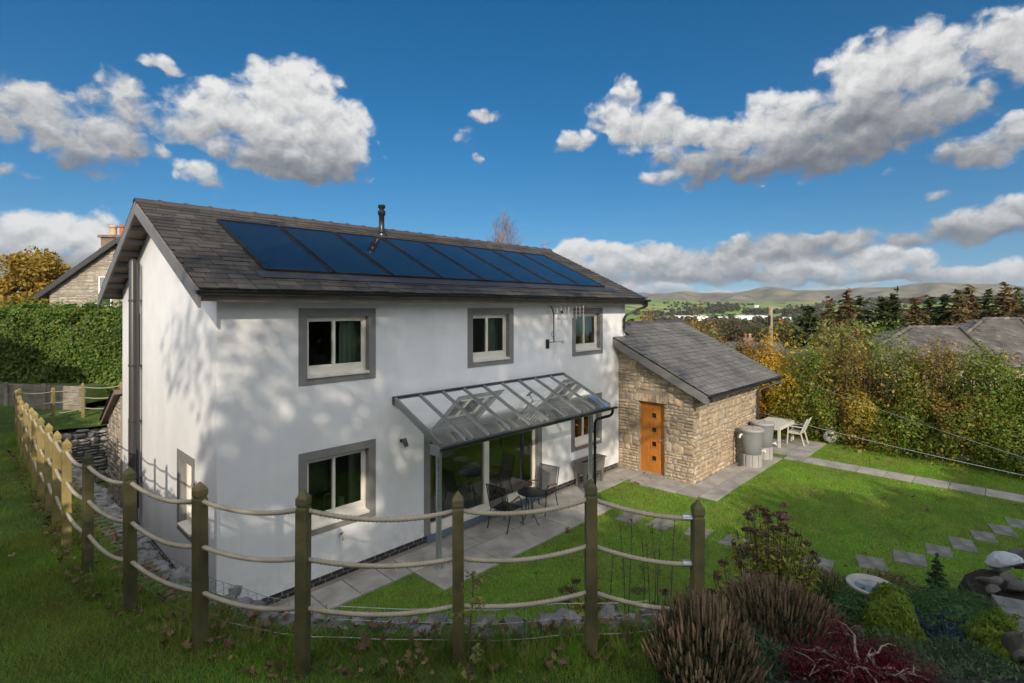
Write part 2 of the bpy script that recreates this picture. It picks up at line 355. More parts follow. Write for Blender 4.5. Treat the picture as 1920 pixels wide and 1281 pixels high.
def conifer(name, label, cat, base, H, Rr, lm, n, group=None, seed=1, size=.34, droop=.25, twig=None, z0=.06):
    g = np.random.default_rng(seed); base = np.asarray(base, float); t = thing(name, label, cat, base, 0, group)
    mb = MB(); mb.tube([(0, 0, -.2), (0.02*H*g.normal(), 0, H*.5), (0, 0, H)], [H*.017, H*.011, .012], 7)
    nb = int(18*H/ (H*.14+1)); P = []; T = []; Nn = []
    lv = np.linspace(z0, .985, int(12+H*1.6))
    tot = sum(max(.02, (1-h))**.8 for h in lv)
    for h in lv:
        L = Rr*max(.05, (1-h))**.78; k = 7 if h < .85 else 5; a0 = g.uniform(0, 6.3)
        for j in range(k):
            a = a0+2*math.pi*j/k+g.normal()*.25; l = L*g.uniform(.65, 1.2); dirv = np.array([math.cos(a), math.sin(a), 0])
            z = h*H+g.normal()*.02*H; up = (.25 if h > .8 else 0)
            e = dirv*l+np.array([0, 0, z-droop*l+up*l])
            s = np.array([0, 0, z]); mb.tube([s, (s+e)/2+np.array([0, 0, .05*l]), e], [H*.004, H*.003, .004], 4, False)
            m = max(6, int(n*max(.02, 1-h)**.8/tot/k)); u = g.random(m)**.7
            p = s+(e-s)*u[:, None]; p[:, 2] += .05*l*np.sin(np.pi*u)
            wdt = .32*l*(1-u*.75); sd = np.array([-dirv[1], dirv[0], 0]); off = g.uniform(-1, 1, m)*wdt
            p = p+sd*off[:, None]; p[:, 2] -= np.abs(off)*.35+g.random(m)*.08*l
            P.append(p); T.append(dirv+sd*np.sign(off)[:, None]*.9+np.array([0, 0, -.25])); Nn.append(np.tile([0, 0, 1.], (m, 1)))
    mb.build('trunk', m_bark, t, True)
    leaves('foliage', np.concatenate(P), np.concatenate(Nn), size, lm, t, asp=.3, jit=.5, tdir=np.concatenate(T))
    return t
# ------------------------------------------------------------------ camera, sun, sky
cd = bpy.data.cameras.new('camera'); cam = link(bpy.data.objects.new('camera', cd)); sc.camera = cam
cd.sensor_width = 36; cd.lens = CF/1920*36; cd.shift_y = -(640.5-CYH)/1920; cd.clip_start = .05; cd.clip_end = 40000
cam.location = CAM; cam.rotation_euler = (R(90), 0, math.atan2(-FW[0], FW[1]))
SUN = np.array([.77, 1.0, -.59]); SUNT = -SUN/np.linalg.norm(SUN)
sl = bpy.data.lights.new('sun', 'SUN'); sl.energy = 2.65; sl.angle = R(.53); sl.color = (1, .87, .70)
so = link(bpy.data.objects.new('sun', sl)); so.rotation_euler = Vector(SUN).to_track_quat('-Z', 'Y').to_euler(); so.location = (-30, -40, 40)
wd = bpy.data.worlds.new('World'); sc.world = wd; wd.use_nodes = True; nt = wd.node_tree; nt.nodes.clear()
SKY = .063; HAZE = 6e-5; BACK_FILL = .92
sky = N(nt, 'TexSky', sky_type='NISHITA', sun_disc=False, sun_elevation=math.asin(SUNT[2]), sun_rotation=math.atan2(SUNT[0], SUNT[1]), altitude=600, air_density=1.0, dust_density=.0, ozone_density=2.5)
def azel(u, v):
    dx = (u-960)/CF; return (math.atan(dx), math.atan((CYH-v)/CF/math.sqrt(1+dx*dx)))
# clouds: each lump is (x, y, rx, ry, weight) as seen towards it, turned into a direction and an angular size
LUMPS = [(560,180,80,60,1.1,1),(475,228,120,62,1.05,.9),(405,190,55,46,.8,.95),(610,255,75,72,1.1,.85),(655,258,36,66,1,1),(540,285,130,44,1,.35),(600,315,85,26,1,-.1),(370,235,60,36,.75,.7),
 (60,222,130,50,.75,.6),(170,252,85,38,.75,.6),(225,280,55,28,.6,.3),(190,300,60,24,.5,.1),(235,185,52,36,.6,.7),(205,152,28,30,.45,.8),(250,225,55,38,.5,.6),
 (365,316,40,19,.75,.9),(398,338,26,13,.5,.5),(315,127,34,10,.45,.8),(15,322,42,10,.4,.6),(290,285,18,8,.3,.7),
 (95,432,120,38,1.1,1.05),(20,448,70,44,1.1,1),(180,438,60,32,1.1,1.05),(60,490,150,30,1,.3),(-60,440,90,60,1,.6),
 (912,213,20,13,.55,.8),(884,260,14,12,.4,.7),(1075,266,34,16,.75,.85),(1058,276,24,9,.5,.5),(897,303,9,6,.3,.7),
 (1145,218,46,30,.9,.9),(1183,178,24,28,.75,.95),(1225,238,72,40,1,.85),(1300,258,70,34,.9,.8),(1370,262,75,30,1,.8),(1450,232,78,50,1.05,.9),(1530,215,55,50,.9,.8),(1580,155,42,54,1,.95),(1640,135,78,62,1.1,.9),(1720,125,110,66,1.1,.85),(1800,105,80,56,1,.8),(1890,88,75,52,.9,.75),(1970,95,80,66,.9,.6),
 (1620,235,150,58,1.05,.15),(1500,290,160,34,.95,.0),(1300,305,75,22,.75,.35),(1240,333,45,11,.5,.7),(1370,318,100,24,.6,.0),(1750,195,90,52,.9,.5),
 (1840,272,85,28,.85,.45),(1900,252,60,28,.8,.6),(1800,292,70,14,.6,.1),
 (1870,410,80,32,.8,.55),(1935,402,70,34,.8,.6),(1790,438,70,24,.7,.25),(1880,435,90,18,.7,.0),(1710,456,65,15,.55,.2),(1650,332,22,7,.4,.6),(1762,360,24,8,.35,.6),(1670,487,26,8,.5,.2),
 (1072,476,42,20,1.1,1.05),(1140,478,52,22,1.1,1.05),(1195,494,90,28,1.1,.9),(1290,490,100,26,1,.7),(1390,478,100,24,1,.55),(1490,462,90,24,1,.4),(1590,448,52,20,.9,.45),(1530,480,90,16,.8,.1),
 (1480,505,60,22,1.05,.9),(1560,502,70,22,1.05,.95),(1640,498,80,22,1.05,1),(1720,492,60,16,1,.9),(1790,512,70,16,1,.7),(1870,508,70,18,1,.85),(1330,512,120,16,1,.5),
 (1240,522,170,9,.9,.25),(1650,526,200,8,.9,.2),(1420,518,120,9,.9,.2),(1100,512,70,16,1,.5),
 (1230,545,100,9,.75,.75),(1370,546,110,8,.7,.65),(1130,535,120,12,.7,.8),(1540,543,120,7,.6,.6),(950,540,200,14,.7,.8),(700,500,160,20,.6,.8)]
def cloud_group():
    g = bpy.data.node_groups.new('cloud_field', 'ShaderNodeTree')
    g.interface.new_socket('P', in_out='INPUT', socket_type='NodeSocketVector')
    for k in ('F', 'S'): g.interface.new_socket(k, in_out='OUTPUT', socket_type='NodeSocketFloat')
    gi = g.nodes.new('NodeGroupInput'); go = g.nodes.new('NodeGroupOutput'); p = gi.outputs[0]
    M = lambda a, b, op, c=None: N(g, 'Math', {0: a, 1: b} if c is None else {0: a, 1: b, 2: c}, operation=op).outputs[0]
    w = N(g, 'TexNoise', {'Vector': p, 'Scale': 11.0, 'Detail': 5.0}, noise_dimensions='2D').outputs['Color']
    w = N(g, 'VectorMath', {0: w, 1: (.07, .045, 0), 2: (-.035, -.0225, 0)}, operation='MULTIPLY_ADD').outputs[0]
    q = N(g, 'VectorMath', {0: p, 1: w}, operation='ADD').outputs[0]
    best = num = den = None
    for u, v, rx, ry, wt, b in LUMPS:
        a, e = azel(u, v); a1, _ = azel(u+rx, v); a0, _ = azel(u-rx, v); _, e1 = azel(u, v-ry); _, e0 = azel(u, v+ry)
        sx, sy = 2/(a1-a0), 2/(e1-e0)
        k = N(g, 'VectorMath', {0: q, 1: (sx*.8, sy*.8, 0), 2: (-a*sx*.8, -e*sy*.8, 0)}, operation='MULTIPLY_ADD').outputs[0]
        d = N(g, 'VectorMath', {0: k, 1: k}, operation='DOT_PRODUCT').outputs['Value']
        f = M(d, -wt, 'MULTIPLY_ADD', wt)
        best = f if best is None else M(best, f, 'SMOOTH_MAX', .25)
        wgt = M(M(f, .35, 'ADD'), 0, 'MAXIMUM'); wgt = M(wgt, wgt, 'MULTIPLY')
        y = N(g, 'VectorMath', {0: k, 1: (0, 1, 0)}, operation='DOT_PRODUCT').outputs['Value']; br = M(y, .34, 'MULTIPLY_ADD', b)
        num = M(wgt, br, 'MULTIPLY_ADD', .012) if num is None else M(wgt, br, 'MULTIPLY_ADD', num)
        den = M(wgt, .015, 'ADD') if den is None else M(den, wgt, 'ADD')
    g.links.new(best, go.inputs[0]); g.links.new(M(num, den, 'DIVIDE'), go.inputs[1]); return g
cg = cloud_group()
dirv = N(nt, 'TexCoord').outputs['Generated']
def dotc(v): return N(nt, 'VectorMath', {0: dirv, 1: v}, operation='DOT_PRODUCT').outputs['Value']
df, dr_, dz = dotc((FW[0], FW[1], 0)), dotc((RX[0], RX[1], 0)), dotc((0, 0, 1))
az = N(nt, 'Math', {0: dr_, 1: df}, operation='ARCTAN2').outputs[0]; el = N(nt, 'Math', {0: dz}, operation='ARCSINE').outputs[0]
P0 = N(nt, 'CombineXYZ', {0: az, 1: el}).outputs[0]
gn = nt.nodes.new('ShaderNodeGroup'); gn.node_tree = cg; nt.links.new(P0, gn.inputs[0])
MM = lambda a, b, op, c=None: N(nt, 'Math', {0: a, 1: b} if c is None else {0: a, 1: b, 2: c}, operation=op).outputs[0]
def puff(off):
    """billowing detail: cauliflower cells in two sizes over fractal noise"""
    v = N(nt, 'VectorMath', {0: P0, 1: (1, 1.25, 1), 2: (off[0], off[1]*1.25, 0)}, operation='MULTIPLY_ADD').outputs[0]
    wv = N(nt, 'TexNoise', {'Vector': v, 'Scale': 30.0, 'Detail': 4.0}, noise_dimensions='2D').outputs['Color']
    v = N(nt, 'VectorMath', {0: wv, 1: (.028, .028, 0), 2: v}, operation='MULTIPLY_ADD').outputs[0]
    a = N(nt, 'TexVoronoi', {'Vector': v, 'Scale': 22.0, 'Smoothness': .35}, feature='SMOOTH_F1', voronoi_dimensions='2D').outputs['Distance']
    b = N(nt, 'TexVoronoi', {'Vector': v, 'Scale': 52.0, 'Smoothness': .3}, feature='SMOOTH_F1', voronoi_dimensions='2D').outputs['Distance']
    n = N(nt, 'TexNoise', {'Vector': v, 'Scale': 26.0, 'Detail': 7.0, 'Roughness': .6}, noise_dimensions='2D').outputs[0]
    s = MM(a, -.75, 'MULTIPLY'); s = MM(b, -.18, 'MULTIPLY_ADD', s); return MM(n, 1.25, 'MULTIPLY_ADD', s), n
n0, f0 = puff((0, 0)); n1, _ = puff((-.004, .013))
F0 = MM(MM(n0, 1.2, 'MULTIPLY_ADD', -.20), gn.outputs[0], 'ADD')
al = N(nt, 'MapRange', {0: F0, 1: -.05, 2: .75, 3: 0, 4: .98}, interpolation_type='SMOOTHSTEP').outputs[0]
lit = MM(MM(n0, n1, 'SUBTRACT'), .5, 'MULTIPLY_ADD', gn.outputs[1])
lit = MM(lit, MM(f0, .5, 'MULTIPLY_ADD', -.25), 'ADD')
lit = N(nt, 'MapRange', {0: lit, 1: -.2, 2: 1.2, 3: 0, 4: 1}).outputs[0]
cc = ramp(nt, lit, [(.17, .185, .215), (.27, .285, .31), (.43, .44, .455), (.66, .665, .665), (.88, .875, .86)])
CLB = 1/SKY*.64
ccs = N(nt, 'VectorMath', {0: cc, 'Scale': CLB}, operation='SCALE').outputs[0]
# the unseen half of the sky: bright cloud added to fill the shade
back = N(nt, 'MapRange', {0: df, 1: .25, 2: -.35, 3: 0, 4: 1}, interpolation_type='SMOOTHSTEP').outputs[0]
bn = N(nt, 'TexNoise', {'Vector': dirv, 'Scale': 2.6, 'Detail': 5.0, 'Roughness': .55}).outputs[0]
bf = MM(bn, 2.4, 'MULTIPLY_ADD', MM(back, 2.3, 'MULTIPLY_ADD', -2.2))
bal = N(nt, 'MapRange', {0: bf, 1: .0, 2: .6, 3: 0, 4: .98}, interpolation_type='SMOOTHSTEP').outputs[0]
bcc = N(nt, 'VectorMath', {0: (.84, .845, .85), 'Scale': MM(back, BACK_FILL*CLB, 'MULTIPLY_ADD', CLB)}, operation='SCALE').outputs[0]
zz = MM(MM(dz, 0, 'MAXIMUM'), .93, 'MULTIPLY_ADD', .07)     # low haze band lifted: the sky colour starts a little above the true horizon
sx_ = N(nt, 'SeparateXYZ', {0: dirv}); sv = N(nt, 'CombineXYZ', {0: sx_.outputs[0], 1: sx_.outputs[1], 2: zz}).outputs[0]
nt.links.new(N(nt, 'VectorMath', {0: sv}, operation='NORMALIZE').outputs[0], sky.inputs['Vector'])
skc = N(nt, 'HueSaturation', {'Hue': .496, 'Saturation': 1.42, 'Value': 1.0, 'Fac': 1.0, 'Color': sky.outputs[0]}).outputs[0]
bgA = N(nt, 'Background', {'Color': mixc(nt, al, skc, ccs), 'Strength': SKY})
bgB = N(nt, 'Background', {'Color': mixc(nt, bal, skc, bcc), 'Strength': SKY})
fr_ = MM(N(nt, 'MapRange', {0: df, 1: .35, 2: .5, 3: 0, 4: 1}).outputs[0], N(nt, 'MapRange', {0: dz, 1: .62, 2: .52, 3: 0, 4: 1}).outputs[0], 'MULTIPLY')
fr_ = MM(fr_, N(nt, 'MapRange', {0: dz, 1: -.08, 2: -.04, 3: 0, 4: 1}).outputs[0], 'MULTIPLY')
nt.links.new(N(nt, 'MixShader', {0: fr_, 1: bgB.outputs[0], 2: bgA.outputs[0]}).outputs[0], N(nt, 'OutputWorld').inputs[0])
wd.cycles.sampling_method = 'MANUAL'; wd.cycles.sample_map_resolution = 512
sc.view_settings.view_transform = 'Standard'; sc.view_settings.look = 'None'; sc.view_settings.gamma = 1; sc.view_settings.exposure = .6
try: sc.cycles.max_bounces = 10; sc.cycles.transparent_max_bounces = 16; sc.cycles.use_denoising = True
except Exception: pass

# ------------------------------------------------------------------ ground
def smooth(a, b, x): t = np.clip((x-a)/(b-a), 0, 1); return t*t*(3-2*t)
ZB = ([-12, -9, -6.7, -4.6, -3.5, -2.4, -1.5, .43, 1.23, 2.44, 3.5, 9.6, 11.4, 16, 24], [2.75, 2.5, 2.44, 2.42, 2.36, 2.30, 2.28, 2.18, 2.13, 2.04, 1.96, 1.62, 1.42, 1.5, 1.9])
def zb(x, y):
    x = np.asarray(x, float); y = np.asarray(y, float)
    z = np.interp(y, *ZB)+.025*np.maximum(0, -2.5-x)
    z = z+.03*np.sin(x*2.1+y*1.3)*np.sin(y*1.7-x)+.015*np.sin(5.3*x)*np.sin(4.7*y+1)
    return z
# inner (house side) edge of the bank: along the back, down the gable side, round the front
EDGE = [(13.5, 9.6), (4, 9.6), (-1.34, 9.6), (-1.34, 4), (-1.34, 0), (-1.34, -2.6), (-1.18, -3.5), (-1.0, -4.3), (-.72, -4.95), (-.03, -5.67), (.6, -6.2), (1.15, -6.75)]
def resample(pts, step):
    pts = np.asarray(pts, float); d = np.r_[0, np.cumsum(np.linalg.norm(np.diff(pts, axis=0), axis=1))]
    n = max(2, int(d[-1]/step)); s = np.linspace(0, d[-1], n)
    return np.stack([np.interp(s, d, pts[:, 0]), np.interp(s, d, pts[:, 1])], 1)
E_ = resample(EDGE, .25)
tan = np.gradient(E_, axis=0); nrm = np.stack([tan[:, 1], -tan[:, 0]], 1); nrm = unit(nrm)*-1
# outward = away from the house centre
if ((E_[20]-np.array([5, 3]))@nrm[20]) < 0: nrm = -nrm
k = np.hanning(31); k /= k.sum()
pad = np.pad(nrm, ((15, 15), (0, 0)), mode='edge'); nrm = unit(np.stack([np.convolve(pad[:, i], k, 'valid') for i in range(2)], 1))
def loft_bank():
    offs = np.r_[0, .12, np.linspace(.3, 3, 14), np.linspace(3.4, 18, 20)]
    V = [];
    for o in offs:
        p = E_+nrm*o; V.append(np.stack([p[:, 0], p[:, 1], zb(p[:, 0], p[:, 1])-(.02 if o == 0 else 0)], 1))
    m, n = len(offs), len(E_); V = np.concatenate(V)
    F = [(i*n+j, i*n+j+1, (i+1)*n+j+1, (i+1)*n+j) for i in range(m-1) for j in range(n-1)]
    o = npmesh('bank', V, F, m_bankbase, None, True); tag(o, kind='structure'); return o
loft_bank()
# rockery slope (right foreground), in metres right of and ahead of the camera
HT = ([2.4, 3.4, 3.8, 4.2, 5, 6.4, 8, 9.3], [2.5, 2.42, 2.22, 1.95, 1.5, .85, .3, -.03])
def zr(r, d):
    h = np.interp(d, *HT); rl = 1.0+(d-3.9)*.42
    far = smooth(5.5, 9.5, r)*np.interp(d, [4, 6, 9, 11], [0, .25, .5, .1])
    return np.where(d < 3.6, h, h*smooth(-.25, .75, r-rl))+far*0-.02
def rockery():
    r = np.linspace(.5, 11, 90); d = np.linspace(2.4, 9.6, 64); rr, dd = np.meshgrid(r, d)
    z = zr(rr, dd)+.03*np.sin(rr*5)*np.sin(dd*6)
    p = CAM[:2]+rr[..., None]*RX+dd[..., None]*FW
    V = np.concatenate([p, z[..., None]], -1).reshape(-1, 3); n = len(r)
    F = [(i*n+j, i*n+j+1, (i+1)*n+j+1, (i+1)*n+j) for i in range(len(d)-1) for j in range(n-1)]
    tag(npmesh('flower_bed', V, F, m_soil, None, True), kind='structure')
rockery()
def onslope(u, v):
    """point of the rockery slope seen at a pixel of the photograph"""
    for d in np.linspace(2.6, 12, 400):
        p = at(u, v, d); r = (u-960)/CF*d
        if p[2] <= float(zr(np.array(r), np.array(d))): return p
    return onz(u, v, 0)
# lawn sheet
mb = MB(); xs = np.linspace(-1.3, 19.6, 40); ys = np.linspace(-16, 10, 50); V = []
for y in ys:
    for x in xs: V.append((x, y, 0))
n = len(xs); tag(npmesh('lawn', V, [(i*n+j, i*n+j+1, (i+1)*n+j+1, (i+1)*n+j) for i in range(len(ys)-1) for j in range(n-1)], m_grassbase), kind='structure')
# paving: patio, gable path, paths; every slab is its own little block with open joints
def slab(mb, x0, x1, y0, y1, z=.03, g=.008):
    dz = rng.uniform(-.003, .003); j = lambda: rng.uniform(-.004, .004)
    p = [(x0+g+j(), y0+g+j(), 0), (x1-g+j(), y0+g+j(), 0), (x1-g+j(), y1-g+j(), 0), (x0+g+j(), y1-g+j(), 0)]
    mb.prism([(a, b, -.03) for a, b, _ in p], (0, 0, z+.03+dz))
def row(mb, xs, y0, y1):
    for a, b in zip(xs[:-1], xs[1:]): slab(mb, a, b, y0, y1)
PAVE = []
def pave(x0, x1, y0, y1): PAVE.append((x0, x1, y0, y1))
mb = MB()
row(mb, [-.9, .05, .77, 1.38, 2.0, 2.62, 3.05, 4.1, 4.75, 5.7, 6.35, 7.2, 8.1, 8.75, 9.6, 10.4, 11.25], -.86, -.16); pave(-.9, 11.3, -.86, .3)
row(mb, [3.05, 3.72, 4.5, 5.78, 6.62, 7.5, 8.3], -1.75, -.87); pave(3.05, 8.3, -1.75, -.8)
row(mb, [10.25, 11.25], -1.6, -.87); row(mb, [10.3, 11.25], -2.35, -1.61); row(mb, [10.35, 11.25], -2.9, -2.36); row(mb, [10.5, 11.25], -3.38, -2.91); pave(10.25, 11.3, -3.38, -.8)
row(mb, [11.26, 11.9, 12.7, 13.3, 14.2, 14.85, 15.6, 16.2], -2.92, -2.44); row(mb, [11.26, 12.3, 12.9, 13.9, 14.5, 15.7], -3.36, -2.93); pave(11.2, 16.2, -3.36, -2.3)
for i, y in enumerate(np.arange(-3.9, 1.5, .62)): row(mb, list(np.r_[16.21, np.sort(rng.uniform(16.5, 18.4, 2))+[0, .1], 18.75]) , y, y+.61)
row(mb, [15.72, 16.2], -3.9, -3.37); pave(16.2, 18.75, -3.9, 1.6); pave(15.7, 16.3, -3.9, -3.3)
tag(mb.build('patio', m_flag, bevel=.004), kind='structure')
mb = MB()
for y0 in np.arange(-.84, 9.4, .62): slab(mb, -1.0, -.14, y0, y0+.61)
tag(mb.build('side_path', m_flag, bevel=.004), kind='structure'); pave(-1.34, .3, -1.0, 9.6)
mb = MB(); yy = -3.92
for L in [.66, .78, .7, .66, .78, .74, .78, .78, .8, .8, .8, .8]:
    slab(mb, 15.72+rng.uniform(-.02, .02), 16.42, yy-L, yy); yy -= L
tag(mb.build('garden_path', m_flag, bevel=.004), kind='structure'); pave(15.7, 16.45, yy, -3.8)
mb = MB(); mb.box(-.14, 11.25, -.16, -.002, -.05, .012); mb.box(-1.32, -.99, -1.2, 9.55, -.05, .012); mb.box(-.13, -.002, -.1, 9.4, -.05, .01)
mb.box(11.25, 16.15, -2.44, -2.39, -.05, .012); mb.box(11.2, 11.3, -2.4, -.16, -.05, .01)
tag(mb.build('gravel_strip', m_gravel), kind='structure')
mb = MB(); mb.box(-1.0, 18.75, -1.76, -.16, -.06, .004); mb.box(10.25, 16.3, -3.38, -1.7, -.06, .004); mb.box(15.7, 18.75, -3.92, 1.6, -.06, .0045); mb.box(15.72, 16.42, yy, -3.9, -.06, .004)
# stepping stones
STONES = [(8.05, -2.35, .62, .5, .05), (8.25, -3.05, .66, .52, -.06), (8.38, -3.85, .6, .5, .1), (8.45, -4.6, .62, .5, -.1), (8.5, -5.35, .55, .5, .15), (8.62, -6.1, .62, .56, .1), (9.35, -6.85, .6, .5, .3), (10.1, -7.35, .62, .55, .2), (10.9, -7.72, .6, .42, .15), (11.6, -8.05, .75, .42, .2), (12.42, -8.34, .62, .42, .2), (13.12, -8.62, .7, .42, .25), (13.85, -8.9, .7, .45, .2)]
SLAB = ['square stepping stone nearest the patio, right of the tall front post', 'square stepping stone, second from the patio, above the end post rope', 'stepping stone half hidden behind the end fence post', 'pale stepping stone left of the dried yellow-green flower clump', 'stepping stone behind the dried yellow-green flower clump', 'stepping stone seen past the right edge of the dried flower clump', 'stepping stone behind the low brown stalks at the lawn edge', 'large stepping stone immediately left of the dark conical conifer', 'stepping stone just right of the dark conical conifer, nearest the bed', 'long stepping stone beyond the conical conifer, below its tip', 'narrow stepping stone in the middle of the curving row by the pale rock', 'stepping stone second from the right end of the curving row', 'stepping stone at the right edge of the picture, last of the row']
for (x, y, a, b, rz), lb in zip(STONES, SLAB):
    s = MB(); n = 10; pts = []
    for kk in range(4):
        cx, cy = [(1, 1), (-1, 1), (-1, -1), (1, -1)][kk]; pts += [(cx*a/2*rng.uniform(.9, 1), cy*b/2*rng.uniform(.9, 1), -.04)]
    s.prism(pts[::1], (0, 0, .058)); o = s.build('stepping_stone', m_step, bevel=.006); o.location = (x, y, .0); o.rotation_euler = (0, 0, rz)
    tag(o, lb, 'stepping stone', 'stepping stones across the lawn'); pave(x-a*.36, x+a*.36, y-b*.36, y+b*.36)
# grass
def scatter(n, x0, x1, y0, y1): return np.stack([rng.uniform(x0, x1, n), rng.uniform(y0, y1, n)], 1)
def keep_view(p, margin=.06, dmax=60):
    r, d = rd(p[:, 0], p[:, 1]); return (d > .8) & (np.abs(r) < (.968+margin)*d+.2) & (d < dmax)
p = scatter(520000, .3, 19.4, -10.5, -.5)
ok = keep_view(p)
for (x0, x1, y0, y1) in PAVE: ok &= ~((p[:, 0] > x0) & (p[:, 0] < x1) & (p[:, 1] > y0) & (p[:, 1] < y1))
r_, d_ = rd(p[:, 0], p[:, 1]); ok &= (zr(r_, d_) < .1)
p = p[ok]; lawn_pts = p
P3 = np.concatenate([p, np.zeros((len(p), 1))], 1)
hgt = .026*(1+.35*np.sin(p[:, 0]*1.7)*np.sin(p[:, 1]*2.1+1))
o = blades('lawn_grass', P3, .034, .011, m_blade, lean=.75); tag(o, kind='stuff')
# tufted edges where the grass hangs over the paving
# bank grass
def bank_pts(n, o0, o1, i0, i1, pw=1.0):
    i = rng.uniform(i0, i1-1.001, n); ii = i.astype(int); f = (i-ii)[:, None]; o = o0+(o1-o0)*rng.random(n)**pw
    p = (E_[ii]*(1-f)+E_[ii+1]*f)+(nrm[ii]*(1-f)+nrm[ii+1]*f)*o[:, None]
    return np.stack([p[:, 0], p[:, 1], zb(p[:, 0], p[:, 1])], 1)
nE = len(E_)
iC = int(np.argmin(np.linalg.norm(E_-np.array([-1.34, 9.6]), axis=1))); iF = int(np.argmin(np.linalg.norm(E_-np.array([-1.34, -2.6]), axis=1)))
Pb = np.concatenate([bank_pts(250000, .22, 4.0, iF-8, nE, 1.0), bank_pts(120000, .4, 4.5, iC, iF), bank_pts(60000, .15, 7, 20, iC+2)])
ok = keep_view(Pb, .05, 40); Pb = Pb[ok]
tag(blades('bank_grass', Pb, .05, .0055, m_bankblade, lean=.7), kind='stuff')
tuft = bank_pts(9000, .25, .6, iC, nE, 1.); cl = rng.integers(0, len(tuft), 420)
Pt = np.repeat(tuft[cl], 40, 0)+rng.normal(size=(420*40, 3))*(.05, .05, 0)
tag(blades('long_grass', Pt, .12, .006, m_bankblade, lean=.5), kind='stuff')
hue_patch(m_bankblade, (.26, .24, .05), 1.1, .45, .68, .7)
# fallen leaves: drifts along the gabion top and single leaves over bank and lawn
def litter(name, P, size, tilt):
    """dead leaves: lobed outlines, curled up along the midrib"""
    n = len(P); nr = unit(np.tile([0, 0, 1.], (n, 1))+tilt*rng.normal(size=(n, 3))); t = rng.normal(size=(n, 3)); t = unit(t-nr*(t*nr).sum(1, keepdims=True)); b = np.cross(nr, t)
    k = 12; an = 2*np.pi*np.arange(k)/k; ra = np.tile([1, .55, .85, .5], 3)[None]*rng.uniform(.75, 1.2, (n, k)); sz = size*.5*np.exp(.3*rng.normal(size=(n, 1)))
    X = np.cos(an)*ra*sz; Y = np.sin(an)*ra*sz*.8; cu = rng.uniform(.2, 1.3, (n, 1)); Z = (Y*Y/(sz+1e-6))*cu+(X*X/(sz+1e-6))*rng.uniform(-.3, .6, (n, 1))
    ring = P[:, None]+X[..., None]*t[:, None]+Y[..., None]*b[:, None]+Z[..., None]*nr[:, None]
    V = np.concatenate([P[:, None], ring], 1).reshape(-1, 3)
    f = np.array([(0, 1+q, 1+(q+1) % k) for q in range(k)]); F = (f[None]+np.arange(n)[:, None, None]*(k+1)).reshape(-1, 3)
    return V, F
Pl = [bank_pts(1350, .12, .7, iF-20, nE, 1.3), bank_pts(500, .12, .7, iC+10, iF-20, 1.2)]
for q in Pl: q[:, 2] += .02+rng.random(len(q))*.04
Va, Fa = litter('x', np.concatenate(Pl), .062, .6)
q = bank_pts(150, .6, 3.6, iF-30, nE, 1.0); q[:, 2] += .04; Vb, Fb = litter('x', q, .068, .35)
q = lawn_pts[rng.integers(0, len(lawn_pts), 90)]; q = np.c_[q, np.full(len(q), .035)]
q2 = np.c_[rng.normal(10.2, .35, 16), rng.normal(-1.2, .25, 16), np.full(16, .05)]; q3 = np.c_[rng.uniform(17, 18.6, 60), rng.uniform(-9, -4, 60), np.full(60, .04)]
Vc, Fc = litter('x', np.concatenate([q, q2, q3]), .085, .3)
V = np.concatenate([Va, Vb, Vc]); F = np.concatenate([Fa, Fb+len(Va), Fc+len(Va)+len(Vb)])
tag(npmesh('fallen_leaves', V, F, m_litter), kind='stuff')
# ------------------------------------------------------------------ the house
HL, HD, EZ, RZ_, OV = 11.65, 6.84, 5.18, 6.99, .54
RS = (RZ_-EZ)/(HD/2+OV)
house = thing('house', 'white rendered two-storey house with slate roof, solar panels and stone side wing', 'house', (0, 0, 0))
TF = lambda a, o, z: (a, -o, z)              # front wall: a along x
TG = lambda a, o, z: (-o, a, z)              # gable wall: a along y
TE = lambda a, o, z: (11.28-o, a, z)         # wing, door side
TX = lambda a, o, z: (a, -2.4-o, z)          # wing, lawn side
def lb(mb, T, a0, a1, o0, o1, z0, z1):
    return mb.add([T(a, o, z) for z in (z0, z1) for o in (o0, o1) for a in (a0, a1)],
                  [(0, 2, 3, 1), (4, 5, 7, 6), (0, 1, 5, 4), (2, 6, 7, 3), (0, 4, 6, 2), (1, 3, 7, 5)])
def ring(mb, T, a0, a1, z0, z1, w, o0, o1, wb=None):
    wb = w if wb is None else wb
    lb(mb, T, a0, a0+w, o0, o1, z0, z1); lb(mb, T, a1-w, a1, o0, o1, z0, z1)
    lb(mb, T, a0+w, a1-w, o0, o1, z1-w, z1)
    if wb > 0: lb(mb, T, a0+w, a1-w, o0, o1, z0, z0+wb)
def wall_grid(mb, T, a0, a1, z0, z1, holes, th=.3):
    A = sorted({a0, a1} | {h[0] for h in holes} | {h[1] for h in holes}); Z = sorted({z0, z1} | {h[2] for h in holes} | {h[3] for h in holes})
    for i in range(len(A)-1):
        for j in range(len(Z)-1):
            ca, cz = (A[i]+A[i+1])/2, (Z[j]+Z[j+1])/2
            if any(h[0] < ca < h[1] and h[2] < cz < h[3] for h in holes): continue
            for o in (0, -th): mb.add([T(A[i], o, Z[j]), T(A[i+1], o, Z[j]), T(A[i+1], o, Z[j+1]), T(A[i], o, Z[j+1])], [(0, 1, 2, 3)])
    for b0, b1, c0, c1 in holes:
        for p, q in (((b0, c0), (b1, c0)), ((b1, c0), (b1, c1)), ((b1, c1), (b0, c1)), ((b0, c1), (b0, c0))):
            mb.add([T(p[0], 0, p[1]), T(q[0], 0, q[1]), T(q[0], -th, q[1]), T(p[0], -th, p[1])], [(0, 1, 2, 3)])
